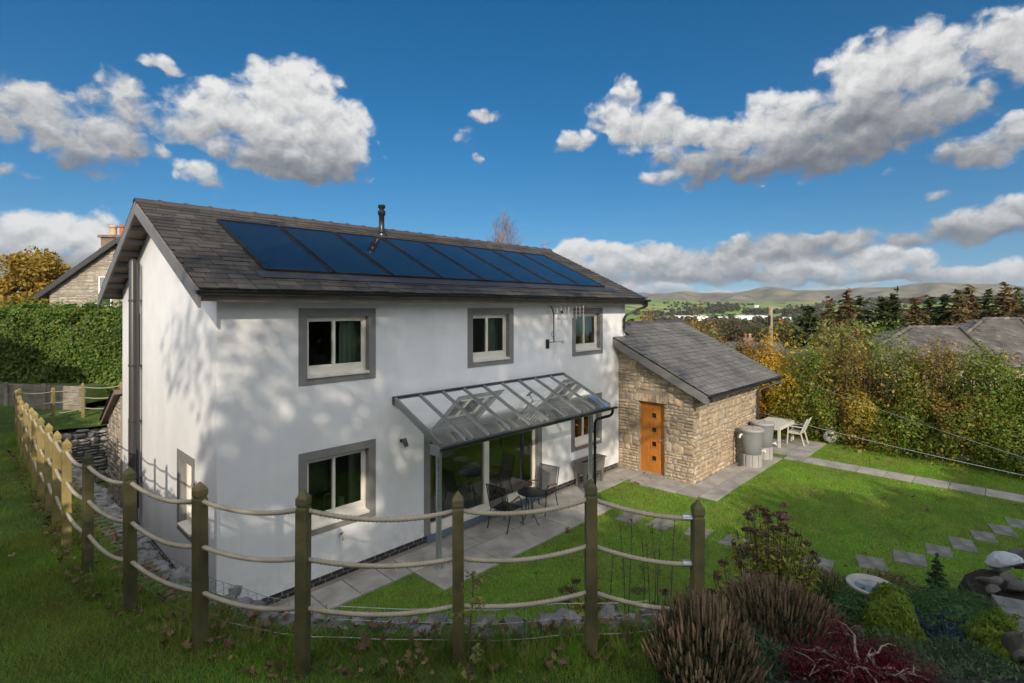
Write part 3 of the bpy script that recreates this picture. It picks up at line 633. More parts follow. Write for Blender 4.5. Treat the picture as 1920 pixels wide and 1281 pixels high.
# windows: outer edges of the grey surround (a0,a1,z0,z1), per wall
FW_ = [(1.28, 2.78, 3.55, 4.885), (5.12, 6.60, 3.545, 4.885), (8.94, 10.41, 3.55, 4.885), (1.28, 2.78, .915, 2.39), (8.90, 10.36, .915, 2.40)]
GW_ = [(1.08, 2.11, .90, 2.35), (5.18, 6.15, .90, 2.32), (5.0, 5.74, 3.62, 4.76)]
BW = .15
inn = lambda w: (w[0]+BW-.02, w[1]-BW+.02, w[2]+.10, w[3]-BW+.02)
DOOR = (3.92, 7.66, .17, 2.36)
mb = MB()
wall_grid(mb, TF, 0, HL, .15, 5.30, [inn(w) for w in FW_]+[(DOOR[0]+.12, DOOR[1]-.12, .15, DOOR[3]-.12)])
wall_grid(mb, TG, 0, HD, .15, 5.30, [inn(w) for w in GW_])
wall_grid(mb, lambda a, o, z: (HL+o, a, z), 0, HD, .15, 5.30, [])
wall_grid(mb, lambda a, o, z: (a, HD+o, z), 0, HL, .15, 5.30, [])
for x in (0, HL-.3): mb.prism([(x, 0, 5.30), (x, HD, 5.30), (x, HD/2, 5.30+HD/2*RS-.004)], (.3, 0, 0))
mb.build('wall', m_render, house)
# rooms behind the glass: floors, cross walls
mb = MB(); mb.box(.3, HL-.3, .3, HD-.3, .08, .16); mb.box(.3, HL-.3, .3, HD-.3, 2.62, 2.72); mb.box(.3, HL-.3, .3, HD-.3, 5.12, 5.2)
for x in (3.4, 7.95): mb.box(x, x+.1, .3, HD-.3, .16, 2.62)
for x in (4.0, 7.7): mb.box(x, x+.1, .3, HD-.3, 2.72, 5.12)
mb.box(.3, HL-.3, 3.9, 4.0, .16, 2.62); mb.box(.3, HL-.3, 3.4, 3.5, 2.72, 5.12)
mb.build('inner_walls', m_inwall, house)
# brick plinth
mb = MB(); mb.box(.012, HL, .012, .3, -.1, .146); mb.box(.012, .3, .31, HD, -.1, .146)
mb.build('plinth_core', m_mortar, house)
mb = MB()
for c in range(2):
    x = -.1*(c % 2); z0 = .002+c*.075
    while x < 11.2:
        a, b = max(x, .0), min(x+.212, 11.25)
        if b > a+.02: mb.box(a+.005, b-.005, .006+rng.uniform(0, .003), .02, z0, z0+.065)
        x += .222
    y = -.1*(c % 2)
    while y < HD:
        a, b = max(y, .021), min(y+.212, HD)
        if b > a+.02: mb.box(.006+rng.uniform(0, .003), .02, a+.005, b-.005, z0, z0+.065)
        y += .222
mb.build('brick_plinth', m_brick, house, bevel=.003)
def window(T, w, mull=.5, deep=True):
    a0, a1, z0, z1 = w
    s = MB(); ring(s, T, a0, a1, z0, z1, BW, -.17, .014, BW*.75)
    # thin inner lining overlaps nothing: the band itself forms the reveal
    win = s.build('window', m_surround, house, bevel=.003)
    b0, b1, y0, y1 = a0+BW, a1-BW, z0+BW*.75, z1-BW
    f = MB(); ring(f, T, b0+.002, b1-.002, y0+.05, y1-.002, .055, -.16, -.10, .13)
    ring(f, T, b0+.057, b1-.057, y0+.18, y1-.057, .028, -.15, -.115)
    am = b0+(b1-b0)*mull
    lb(f, T, am-.028, am+.028, -.156, -.098, y0+.18, y1-.055)
    f.build('frame', m_cream, win, bevel=.004)
    q = MB(); q.add([T(b0, -.14, y0+.002), T(b1, -.14, y0+.002), T(b1, .045, y0+.002), T(b0, .045, y0+.002), T(b0, -.14, y0+.062), T(b1, -.14, y0+.062), T(b1, .05, y0+.042), T(b0, .05, y0+.042)],
                [(0, 1, 2, 3), (4, 7, 6, 5), (0, 4, 5, 1), (1, 5, 6, 2), (2, 6, 7, 3), (3, 7, 4, 0)])
    q.build('sill', m_cream, win, bevel=.004)
    for p0, p1 in ((b0+.08, am-.03), (am+.03, b1-.08)):
        g = MB(); g.add([T(p0, -.135, y0+.2), T(p1, -.135, y0+.2), T(p1, -.135, y1-.08), T(p0, -.135, y1-.08)], [(0, 1, 2, 3)]); g.build('pane', m_glass, win)
for w in FW_: window(TF, w, .46)
for w in GW_: window(TG, w, .5)
# sliding patio door
a0, a1, z0, z1 = DOOR
s = MB(); lb(s, TF, a0, a0+.16, -.19, .014, z0-.02, z1); lb(s, TF, a1-.16, a1, -.19, .014, z0-.02, z1); lb(s, TF, a0+.16, a1-.16, -.19, .014, z1-.16, z1)
pd = s.build('patio_door', m_surround, house, bevel=.003)
b0, b1 = a0+.162, a1-.162; am = 5.78; f = MB(); ring(f, TF, b0, b1, z0+.06, z1-.162, .07, -.18, -.08, .09); lb(f, TF, am-.075, am+.075, -.176, -.07, z0+.15, z1-.232)
lb(f, TF, b0, b1, -.10, .05, z0-.0, z0+.058)
f.build('frame', m_cream, pd, bevel=.004)
for p0, p1 in ((b0+.07, am-.07), (am+.07, b1-.07)):
    g = MB(); g.add([TF(p0, -.13, z0+.15), TF(p1, -.13, z0+.15), TF(p1, -.13, z1-.23), TF(p0, -.13, z1-.23)], [(0, 1, 2, 3)]); g.build('pane', m_glass, pd)
s = MB(); lb(s, TF, a0+.05, a1-.05, -.05, .06, .02, .168); s.build('threshold', m_bluegrey, pd, bevel=.004)
# roof: deck, slates, ridge, verges
XL, XR = -.40, HL+.40
def rz(y): return EZ+RS*(y+OV) if y <= HD/2 else EZ+RS*(HD+OV-y)
mb = MB()
for s0, s1 in ((-OV+.06, HD/2), (HD/2, HD+OV-.06)):
    p = [(s0, rz(s0)-.03), (s1, rz(s1)-.03), (s1, rz(s1)-.10), (s0, rz(s0)-.10)]
    mb.prism([(XL+.012, y, z) for y, z in p], (XR-XL-.024, 0, 0))
mb.build('roof_deck', m_soffit, house)
def slates(mb, P0, ux, us, nn, width, slope, expo=.195, wm=.31, th=.02, skip=None):
    """rows of lapped slates on a slope: P0 lower left corner, ux along the eave, us up the slope, nn the normal"""
    P0, ux, us, nn = [np.asarray(q, float) for q in (P0, ux, us, nn)]
    nrow = int(math.ceil(slope/expo))
    for i in range(nrow):
        s = i*expo; top = min(s+expo*1.55, slope+.02); x = -rng.uniform(0, wm)
        while x < width:
            w = wm*rng.uniform(.75, 1.35); xa, xb = max(x, 0)+.006, min(x+w, width)-.005
            x += w
            if xb-xa < .05: continue
            if skip and skip((xa+xb)/2, s+expo/2): continue
            ja, jb = rng.uniform(-.009, .009)+rng.uniform(-.004, .004, 2); lift = .016+rng.uniform(-.004, .007)
            A = P0+ux*xa+us*(s+ja)+nn*lift; B = P0+ux*xb+us*(s+jb)+nn*(lift+rng.uniform(-.002, .002)); Cc = P0+ux*xb+us*top+nn*.003; D = P0+ux*xa+us*top+nn*.003
            V8 = [A, B, Cc, D, A+nn*th, B+nn*th, Cc+nn*th, D+nn*th]
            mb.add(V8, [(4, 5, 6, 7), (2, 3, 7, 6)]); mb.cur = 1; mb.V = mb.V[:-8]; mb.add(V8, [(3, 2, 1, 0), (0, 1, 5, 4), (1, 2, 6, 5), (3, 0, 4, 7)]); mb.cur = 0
cs = 1/math.sqrt(1+RS*RS); SLL = (HD/2+OV)/cs
mb = MB()
slates(mb, (XL, -OV, EZ-.025), (1, 0, 0), (0, cs, RS*cs), (0, -RS*cs, cs), XR-XL, SLL-.05)
slates(mb, (XR, HD+OV, EZ-.025), (-1, 0, 0), (0, -cs, RS*cs), (0, RS*cs, cs), XR-XL, SLL-.05, .25, .6)
mb.build('slates', (m_slate, m_lap), house)
mb = MB(); x = XL-.01
while x < XR-.05:
    b = min(x+.45, XR+.01); p = []
    for k_ in range(9):
        a = math.pi*(-.12+1.24*k_/8); p.append((x+.004, HD/2+.135*math.cos(a), RZ_-.075+.105*math.sin(a)))
    q = [(x, HD/2+(y-HD/2)*.82, z-.022) for _, y, z in p[::-1]]
    mb.prism(p+q, (b-x-.012, 0, 0))
    mb.prism([(b-.05, HD/2+(y-HD/2)*1.14, RZ_-.075+(z-RZ_+.075)*1.17) for _, y, z in p]+[(b-.05, y, z) for _, y, z in q], (.055, 0, 0))
    x = b
mb.build('ridge_tiles', m_ridge, house)
# mossy slate edges on the back verge are part of the slates; barge boards and soffits
def barge(x0, x1):
    for s0, s1 in ((-OV-.02, HD/2), (HD/2+.001, HD+OV+.02)):
        b = MB(); dz = .235
        p = [(s0, rz(s0)-.045), (s1, rz(s1)-.045), (s1, rz(s1)-.045-dz), (s0, rz(s0)-.045-dz)]
        b.prism([(x0, y, z) for y, z in p], (x1-x0, 0, 0)); b.build('bargeboard', m_barge, house, bevel=.004)
barge(XL-.005, XL+.03); barge(XR-.03, XR+.005)
for sgn, s0, s1 in ((1, HD/2+.05, HD+OV-.1), (0, -OV+.1, HD/2-.05)):
    for k_ in range(8):
        y = s0+(s1-s0)*(k_+.4)/8; b = MB(); b.box(XL+.031, -.001, y-.03, y+.03, rz(y)-.21, rz(y)-.11); b.build('lookout', m_barge, house)
for y0, y1 in ((-OV+.1, -.002), (HD+.002, HD+OV-.1)):
    mb = MB(); mb.prism([(XL+.04, y0, rz(y0)-.105), (XL+.04, y1, rz(y1)-.105), (XL+.04, y1, rz(y1)-.115), (XL+.04, y0, rz(y0)-.115)], (XR-XL-.08, 0, 0)); mb.build('soffit', m_soffit, house)
mb = MB(); mb.box(XL+.04, XR-.04, -OV+.07, -OV+.095, EZ-.19, EZ-.06); mb.build('fascia', m_soffit, house)
for x in np.arange(.17, 11.6, .56):
    b = MB(); y1 = -.38
    b.prism([(x-.025, -.002, rz(0)-.255), (x-.025, -.002, rz(0)-.118), (x-.025, y1, rz(y1)-.118), (x-.025, y1, rz(y1)-.215)], (.05, 0, 0)); b.build('rafter', m_cream, house)
# gutter and down pipe
def gutter(mb, a, b, r=.058, n=9):
    a, b = np.asarray(a, float), np.asarray(b, float); d = unit(b-a); sd = np.cross(d, (0, 0, 1)); prof = []
    for k_ in range(n): t = math.pi+math.pi*k_/(n-1); prof.append((r*math.cos(t), r*math.sin(t)*1.05))
    for k_ in range(n)[::-1]: t = math.pi+math.pi*k_/(n-1); prof.append(((r-.005)*math.cos(t), (r-.005)*math.sin(t)*1.05+.002))
    mb.prism([a+sd*p+np.array([0, 0, q]) for p, q in prof], b-a)
    for e in (a, b): mb.prism([e-d*.003+sd*p+np.array([0, 0, q]) for p, q in prof[:n]], d*.006)
gm = MB(); gutter(gm, (XL-.04, -OV-.055, EZ-.035), (XR+.06, -OV-.055, EZ-.045)); g = gm.build('gutter', m_black, house)
bm_ = MB()
for x in np.arange(.1, XR, .9):
    bm_.tube([(x, -OV-.118, EZ-.03), (x, -OV-.10, EZ-.085), (x, -OV-.055, EZ-.106), (x, -OV-.01, EZ-.085), (x, -OV+.012, EZ-.03)], .008, 5)
bm_.build('bracket', m_black, g)
def pipe(name, pts, r, m, parent, n=10):
    b = MB(); b.tube(pts, r, n); return b.build(name, m, parent, True, auto=50)
def arc(a, b, c, k_=6):
    a, b, c = [np.asarray(q, float) for q in (a, b, c)]
    return [(1-t)**2*a+2*t*(1-t)*b+t*t*c for t in np.linspace(0, 1, k_)]
dp = MB(); dp.tube([(11.95, -OV-.055, 5.10)]+arc((11.95, -OV-.055, 5.0), (11.95, -OV-.055, 4.92), (11.86, -.45, 4.88))+arc((11.62, -.2, 4.72), (11.48, -.07, 4.66), (11.48, -.07, 4.5))+[(11.48, -.07, 4.28)]+arc((11.48, -.07, 4.2), (11.48, -.08, 4.1), (11.5, -.22, 4.06), 4), .036, 10)
for z in (4.52, 4.32): dp.lathe((11.48, -.07, z), [(.036, -.02), (.045, -.02), (.045, .02), (.036, .02)], 10)
dp.build('downpipe', m_black, house, True, auto=50)
# soil pipe with collars on the gable
sp = MB(); sp.tube([(-.14, 4.93, .0), (-.14, 4.93, 5.88), (-.14, 4.93, 5.95)], [.082, .082, .05], 14); sp.tube([(-.09, 4.76, .6), (-.09, 4.76, 5.86)], .028, 8)
s_ = sp.build('soil_pipe', m_pipegrey, house, True, auto=50)
for z in (1.2, 2.45, 3.65, 5.05):
    c_ = MB(); c_.lathe((-.14, 4.93, z), [(.083, -.02), (.094, -.02), (.094, .02), (.083, .02)], 14); c_.box(-.15, -.001, 4.82, 4.9, z-.01, z+.01); c_.build('pipe_clip', m_pipegrey, s_)
# flue
fl = MB(); fl.lathe((4.8, 2.98, rz(2.98)-.05), [(.16, -.02), (.15, .05), (.085, .09), (.07, .11), (.07, .52), (.1, .56), (.1, .64), (.062, .67), (.062, .70), (.095, .74), (.095, .80), (.03, .82)], 16)
fl.build('flue', m_black, house, True, auto=40)
# solar collectors in the roof
def rp(x, y, o): return np.array([x, y-RS*cs*o, rz(y)+cs*o])
for i in range(8):
    xa = .78+1.245*i; xb = xa+1.165; f = MB(); ya, yb = .12, 2.52
    for (p, q, w_) in (((xa, ya), (xb, ya), 0), ((xa, yb), (xb, yb), 0), ((xa, ya), (xa, yb), 1), ((xb, ya), (xb, yb), 1)):
        f.bar(rp(p[0], p[1], .035), rp(q[0], q[1], .035), .036, .075, (0, -RS*cs, cs))
    o = f.build('solar_panel', m_blackmetal, house)
    f = MB(); f.add([rp(xa+.018, ya+.016, .058), rp(xb-.018, ya+.016, .058), rp(xb-.018, yb-.016, .058), rp(xa+.018, yb-.016, .058)], [(0, 1, 2, 3)]); f.build('collector_glass', m_solar, o)
f = MB()
f.add([rp(.6, -.14, .028), rp(10.95, -.14, .028), rp(10.95, .12, .034), rp(.6, .12, .034)], [(0, 1, 2, 3)]); f.build('apron_flashing', m_pipegrey, house)
# stone wing
WX0, WX1, WY, WE, WS = 11.28, 16.12, -2.4, 2.57, .487
def wz(y): return WE+WS*(y+2.95)
mb = MB()
DH = (-1.53, -.70, .02, 2.12)
wall_grid(mb, TE, -2.4, -.002, -.1, 2.62, [DH], .3)
mb.prism([(WX0, -2.4, 2.62), (WX0, -.002, 2.62), (WX0, -.002, wz(0)-.14), (WX0, -2.4, wz(-2.4)-.14)], (.3, 0, 0))
wall_grid(mb, TX, WX0, WX1, -.1, wz(-2.4)-.14, [], .3)
wall_grid(mb, lambda a, o, z: (WX1+o, a, z), -2.4, 3, -.1, wz(-2.4)-.14, [], .3)
mb.prism([(WX1, -2.4, wz(-2.4)-.14), (WX1, .8, wz(-2.4)-.14), (WX1, .8, wz(.8)-.16)], (-.3, 0, 0))
mb.build('wing_wall', m_mortar, house)
def stones(mb, T, a0, a1, z0, ztop, holes, seed, hm=(.07, .24), wm=(.09, .24), proud=.026, gap=.016, rjit=.2):
    g = np.random.default_rng(seed); z = z0; zmax = max(ztop(a0), ztop(a1), ztop((a0+a1)/2))
    while z < zmax:
        h = g.uniform(*hm)*(1.4 if g.random() < .12 else 1); a = a0-.01
        while a < a1:
            w = min(g.uniform(*wm)*(.7+h*3), .6)
            if a+w > a1-.08: w = a1+.01-a
            hh = h*g.uniform(.9, 1.0); parts = [(z, hh)]
            if h > .13 and g.random() < .6: kk = g.uniform(.4, .6); parts = [(z, hh*kk), (z+hh*kk, hh*(1-kk))]
            for (zz, hk) in parts:
                b0, b1, c0, c1 = a+gap/2, a+w-gap/2, zz+gap/2, zz+hk-gap/2; cm, am_ = (c0+c1)/2, (b0+b1)/2
                if c1 > ztop(am_)-.01 or any(q[0]-.0 < b1 and q[1]+.0 > b0 and q[2] < c1 and q[3] > c0 for q in holes):
                    ok2 = False
                    for q in holes:
                        if q[2] < c1 and q[3] > c0:
                            if b0 < q[0] < b1: b1 = q[0]-.004; ok2 = b1-b0 > .05
                            elif b0 < q[1] < b1: b0 = q[1]+.004; ok2 = b1-b0 > .05
                    if not ok2 or c1 > ztop(am_)-.01: continue
                jt = lambda s: g.uniform(-s, s)
                s1, s2 = (b1-b0), (c1-c0); ins = min(.022, s1*.18, s2*.18); rj = min(s1, s2)*rjit
                base = [(b0, c0+s2*.25), (b0+s1*.2, c0), (b1-s1*.2, c0), (b1, c0+s2*.25), (b1, c1-s2*.25), (b1-s1*.2, c1), (b0+s1*.2, c1), (b0, c1-s2*.25)]
                base = [(p+jt(rj), q+jt(rj)) for p, q in base]; pr = proud*g.uniform(.35, 1.5); cx, cz = (b0+b1)/2, (c0+c1)/2
                mid = [(cx+(p-cx)*(1-ins/s1*1.1), cz+(q-cz)*(1-ins/s2*1.1)) for p, q in base]; top = [(cx+(p-cx)*.6, cz+(q-cz)*.6) for p, q in base]
                V = [T(p, -.002, q) for p, q in base]+[T(p, pr*.75+jt(.004), q) for p, q in mid]+[T(p, pr+jt(.004), q) for p, q in top]
                F = [(i, (i+1) % 8, 8+(i+1) % 8, 8+i) for i in range(8)]+[(8+i, 8+(i+1) % 8, 16+(i+1) % 8, 16+i) for i in range(8)]+[tuple(range(16, 24))]
                mb.add(V, F)
            a += w
        z += h
mb = MB()
LINT = (-1.62, -.6, 2.12, 2.36)
stones(mb, TE, -2.4, -.02, .0, lambda a: wz(a)-.15, [DH, LINT], 3)
for k_ in range(9):
    a = -1.6+k_*.112; mb.add([TE(a+dx*.1, o, z) for o, z in ((-.05, 2.125), (.03, 2.135), (.03, 2.35), (-.05, 2.35)) for dx in (0, 1)], [(0, 2, 3, 1), (2, 4, 5, 3), (4, 6, 7, 5), (0, 6, 4, 2), (1, 3, 5, 7)])
stones(mb, TX, WX0, WX1, .0, lambda a: wz(-2.4)-.15, [], 8)
mb.build('stone_facing', m_stone, house, True, auto=38)
# oak door of the wing
s = MB(); n_ = 6
lb(s, TE, -1.50, -.73, -.18, -.135, .03, .17)
for k_ in range(n_): lb(s, TE, -1.50+k_*.77/n_+.003, -1.50+(k_+1)*.77/n_-.003, -.18, -.138, .17, 2.08)
dr = s.build('door', m_oak, house, bevel=.004)
s = MB(); ring(s, TE, -1.53, -.70, .0, 2.12, .028, -.2, -.12, 0); s.build('door_frame', m_oak, dr)
for z in (1.72, 1.30, .88, .46):
    s = MB(); ring(s, TE, -1.235, -1.035, z-.10, z+.10, .03, -.15, -.118); s.build('vision_frame', m_oak, dr, bevel=.003)
    s = MB(); s.add([TE(-1.205, -.134, z-.07), TE(-1.065, -.134, z-.07), TE(-1.065, -.134, z+.07), TE(-1.205, -.134, z+.07)], [(0, 1, 2, 3)]); s.build('pane', m_solar, dr)
s = MB(); s.tube([TE(-1.43, -.14, 1.02), TE(-1.43, -.08, 1.02), TE(-1.31, -.08, 1.02)], .011, 8); lb(s, TE, -1.455, -1.405, -.137, -.128, .92, 1.1); s.build('handle', m_alu, dr)
s = MB(); lb(s, TE, -1.55, -.68, -.2, .03, -.03, .035); s.build('doorstep', m_flag, dr)
# wing roof
VX0, VX1, VY0, VY1 = 10.95, 16.85, -2.97, .80
cw = 1/math.sqrt(1+WS*WS)
mb = MB()
mb.prism([(VX0+.02, VY0+.05, wz(VY0+.05)-.03), (VX0+.02, -.004, wz(0)-.03), (VX0+.02, -.004, wz(0)-.11), (VX0+.02, VY0+.05, wz(VY0+.05)-.11)], (VX1-VX0-.04, 0, 0))
mb.prism([(HL+.004, -.004, wz(0)-.03), (HL+.004, VY1, wz(VY1)-.03), (HL+.004, VY1, wz(VY1)-.11), (HL+.004, -.004, wz(0)-.11)], (VX1-HL-.02, 0, 0))
mb.prism([(HL+.004, VY1+.002, wz(VY1)-.03), (HL+.004, VY1+3.5, wz(VY1)-1.6), (HL+.004, VY1+3.5, wz(VY1)-1.7), (HL+.004, VY1+.002, wz(VY1)-.12)], (VX1-HL-.02, 0, 0))
mb.build('wing_roof_deck', m_soffit, house)
mb = MB(); sl_l = (VY1-VY0)/cw; slates(mb, (VX0, VY0, wz(VY0)-.02), (1, 0, 0), (0, cw, WS*cw), (0, -WS*cw, cw), VX1-VX0, sl_l, .20, .34, skip=lambda x, s: VX0+x < HL and VY0+s*cw > -.12)
mb.build('wing_slates', (m_slate2, m_lap), house)
mb = MB()
for x in np.arange(HL+.05, VX1-.1, .45): mb.prism([(x, VY1-.16, wz(VY1)-.06), (x, VY1, wz(VY1)+.035), (x, VY1+.16, wz(VY1)-.06), (x, VY1, wz(VY1)-.03)], (.44, 0, 0))
mb.build('wing_ridge', m_ridge, house)
s = MB(); p = [(VY0-.02, wz(VY0-.02)-.04), (-.003, wz(0)-.04), (-.003, wz(0)-.27), (VY0-.02, wz(VY0-.02)-.27)]
s.prism([(VX0-.008, y, z) for y, z in p], (.03, 0, 0)); s.build('bargeboard', m_soffit if False else m_barge, house, bevel=.004)
s = MB(); s.prism([(VX1-.02, y, z) for y, z in [(VY0-.02, wz(VY0-.02)-.04), (VY1, wz(VY1)-.04), (VY1, wz(VY1)-.27), (VY0-.02, wz(VY0-.02)-.27)]], (.03, 0, 0)); s.build('bargeboard', m_barge, house)
for x in np.arange(WX0+.15, WX1, .4):
    b = MB(); b.prism([(x-.025, -2.43, wz(-2.4)-.24), (x-.025, -2.43, wz(-2.4)-.115), (x-.025, -2.9, wz(-2.9)-.115), (x-.025, -2.9, wz(-2.9)-.21)], (.05, 0, 0)); b.build('rafter', m_barge, house)
gm = MB(); gutter(gm, (VX0-.02, VY0-.05, WE-.03), (VX1+.12, VY0-.05, WE-.04)); gm.build('gutter', m_black, house)
dp = MB(); dp.tube([(16.55, VY0-.05, WE-.08)]+arc((16.55, VY0-.05, WE-.12), (16.55, VY0-.05, WE-.24), (16.42, VY0+.1, WE-.27))+arc((16.1, -2.6, WE-.42), (15.98, -2.5, WE-.48), (15.98, -2.49, WE-.6))+[(15.98, -2.49, .05)], .036, 10); dp.build('downpipe', m_pipegrey, house, True, auto=50)
# stone lean-to behind the far gable corner
mb = MB(); mb.box(-.04, 3.0, HD+.002, HD+1.5, -.05, 1.95); mb.prism([(-.04, HD+.002, 1.95), (-.04, HD+1.5, 1.95), (-.04, HD+.002, 2.75)], (3, 0, 0)); mb.build('lean_to_wall', m_mortar, house)
mb = MB(); stones(mb, lambda a, o, z: (-.04-o, a, z), HD+.03, HD+1.5, 0, lambda a: 2.72-(a-HD)*.55, [], 21); mb.build('lean_to_stone', m_gstone, house, True, auto=38)
mb = MB(); mb.prism([(-.17, HD+.004, 2.91), (-.17, HD+1.75, 1.91), (-.17, HD+1.75, 1.80), (-.17, HD+.004, 2.80)], (3.07, 0, 0)); mb.build('lean_to_roof', m_soffit, house)
mb = MB(); us_ = unit(np.array([0, -1.75, 1.0])); slates(mb, (2.9, HD+1.8, 1.91), (-1, 0, 0), us_, np.cross((-1., 0, 0), us_)*1., 3.1, 1.95, .2, .4); mb.build('lean_to_slates', (m_slate, m_lap), house)
# things behind the windows
def curtain(x0, x1, y, z0, z1, label, m=m_curtain, lean=0):
    s = MB(); n_ = 26; V = []
    for i in range(n_+1):
        t = i/n_; yy = y+.03*math.sin(i*1.15); V += [(x0+(x1-x0)*t, yy, z0), (x0+(x1-x0)*(t+lean*(1-t)), yy, z1)]
    s.add(V, [(2*i, 2*i+2, 2*i+3, 2*i+1) for i in range(n_)]); tag(s.build('curtain', m, None, True), label, 'curtain', 'curtains in the windows')
curtain(2.22, 2.75, .36, 3.4, 4.66, 'pale curtain at the right side of the large upper left window')
curtain(6.16, 6.62, .42, 3.4, 4.7, 'faint pale curtain inside the middle upper window')
curtain(9.32, 9.42, .38, 3.4, 4.45, 'narrow pale curtain strip in the upper right window, left pane')
curtain(9.85, 10.22, .40, 3.4, 4.62, 'wide pale curtain in the upper right window, right pane')
curtain(2.42, 2.66, .36, .98, 2.2, 'pale green curtain at the right side of the lower left window')
s = MB(); s.box(1.36, 1.98, .34, .35, 1.52, 2.3); tag(s.build('roller_blind', m_dark), 'dark roller blind half down in the lower left window', 'blind')
s = MB(); s.box(1.3, 2.75, .32, .85, .98, 1.02); tag(s.build('worktop', m_dark), 'dark worktop just inside the lower left window', 'worktop')
s = MB(); s.tube([(2.02, .55, 1.02), (2.02, .55, 1.28)]+arc((2.02, .55, 1.3), (2.02, .55, 1.4), (2.12, .55, 1.36)), .014, 8); tag(s.build('kitchen_tap', m_alu, None, True), 'chrome kitchen tap behind the lower left window', 'tap')
b_ = MB(); b_.lathe((2.17, .5, 1.022), [(.035, 0), (.038, .12), (.014, .16), (.014, .19)], 12); o = b_.build('soap_bottle', mat('blue_soap', (.10, .25, .45), .3)); tag(o, 'blue soap bottle on the worktop in the lower left window', 'bottle')
b_ = MB(); b_.lathe((2.34, .5, 1.022), [(.055, 0), (.055, .24), (.02, .245)], 14); tag(b_.build('paper_roll', m_curtain), 'upright pale paper roll on the worktop in the lower left window', 'paper roll')
s = MB()
for x in (9.02, 9.42): s.box(x, x+.05, .75, .8, .16, 2.2)
for z in (.9, 1.3, 1.7): s.box(9.02, 9.47, .74, 1.0, z, z+.03)
s.box(9.02, 9.47, 1.0, 1.02, .2, 2.2); tag(s.build('bookcase', m_oak), 'orange wooden shelves inside the small lower right window', 'shelves')
t = thing('floor_lamp', 'dark lamp stand with round base behind the patio door', 'lamp', (6.95, .75, .16))
s = MB(); s.tube([(0, 0, .03), (0, 0, 1.75)], .04, 8); s.build('pole', m_blackmetal, t); s = MB(); s.lathe((0, 0, 0), [(.2, 0), (.2, .02), (.05, .04)], 20); s.build('base', m_blackmetal, t)
s = MB(); s.box(4.45, 4.5, .5, 1.3, .16, 2.2); s.box(4.45, 4.5, .45, .5, .16, 2.24); tag(s.build('inner_door', m_oak), 'orange wooden inner door seen through the left patio pane', 'door')
# ------------------------------------------------------------------ glass canopy over the patio door
can = thing('glass_canopy', 'lean-to glass canopy on two galvanised posts over the patio door', 'canopy', (3.15, 0, 0))
cx0, cx1, cz0, cz1, cy1 = 3.15, 8.52, 3.14, 2.46, -1.52; o0 = -3.15
def cz(y): return cz0+(cz0-cz1)/(-cy1)*y
cn = unit(np.array([0, -(cz0-cz1)/(-cy1), 1]))
s = MB(); s.box(cx0+o0, cx1+o0, -.075, -.002, 2.99, 3.15); s.build('wall_plate', m_pipegrey, can, bevel=.004)
for i in range(10):
    x = cx0+o0+.025+(cx1-cx0-.05)*i/9; s = MB()
    s.bar((x, -.08, cz(-.08)+.018), (x, cy1, cz(cy1)+.018), .05 if 0 < i < 9 else .06, .03, (0, cn[1], cn[2]))
    s.bar((x, -.08, cz(-.08)-.035), (x, cy1+.05, cz(cy1+.05)-.035), .04, .06 if 0 < i < 9 else .13, (0, cn[1], cn[2])); s.build('glazing_bar', m_bar, can, bevel=.004)
for i in range(9):
    xa = cx0+o0+.025+(cx1-cx0-.05)*i/9; xb = xa+(cx1-cx0-.05)/9; s = MB(); s.add([(xa+.02, -.08, cz(-.08)), (xb-.02, -.08, cz(-.08)), (xb-.02, cy1-.03, cz(cy1-.03)), (xa+.02, cy1-.03, cz(cy1-.03))], [(0, 1, 2, 3)]); s.build('glass_pane', m_roofglass, can)
s = MB(); s.box(cx0+o0+.03, cx1+o0-.03, -1.10, -1.0, cz(-1.05)-.17, cz(-1.05)-.07); s.build('beam', m_bar, can, bevel=.004)
s = MB(); s.box(cx0+o0, cx1+o0, cy1-.01, cy1+.03, cz1-.13, cz1-.01); s.build('eaves_beam', m_bar, can, bevel=.003)
s = MB(); s.box(cx0+o0-.012, cx0+o0+.05, -1.5, -1.22, cz(-1.3)-.31, cz(-1.3)-.13); s.build('end_box', m_galv, can, bevel=.004)
s = MB(); gutter(s, (cx0+o0-.02, cy1-.065, cz1-.05), (cx1+o0+.18, cy1-.065, cz1-.055), .044); s.build('gutter', m_black, can)
for x in (3.48, 8.33):
    s = MB(); s.lathe((x+o0, -1.05, 0.03), [(.09, 0), (.09, .012), (.055, .014), (.055, cz(-1.05)-.21), (.02, cz(-1.05)-.2)], 16); s.build('post', m_galv, can, True, auto=40)
s = MB(); s.tube([(8.52+o0, cy1-.065, 2.36)]+arc((8.52+o0, cy1-.065, 2.32), (8.52+o0, cy1-.06, 2.2), (8.49+o0, -1.4, 2.16))+arc((8.43+o0, -1.2, 2.08), (8.41+o0, -1.13, 2.04), (8.41+o0, -1.13, 1.9))+[(8.41+o0, -1.13, .03)], .036, 10)
for z in (1.35, 1.75): s.lathe((8.41+o0, -1.13, z), [(.036, -.02), (.046, -.02), (.046, .02), (.036, .02)], 10)
s.build('downpipe', m_black, can, True, auto=50)
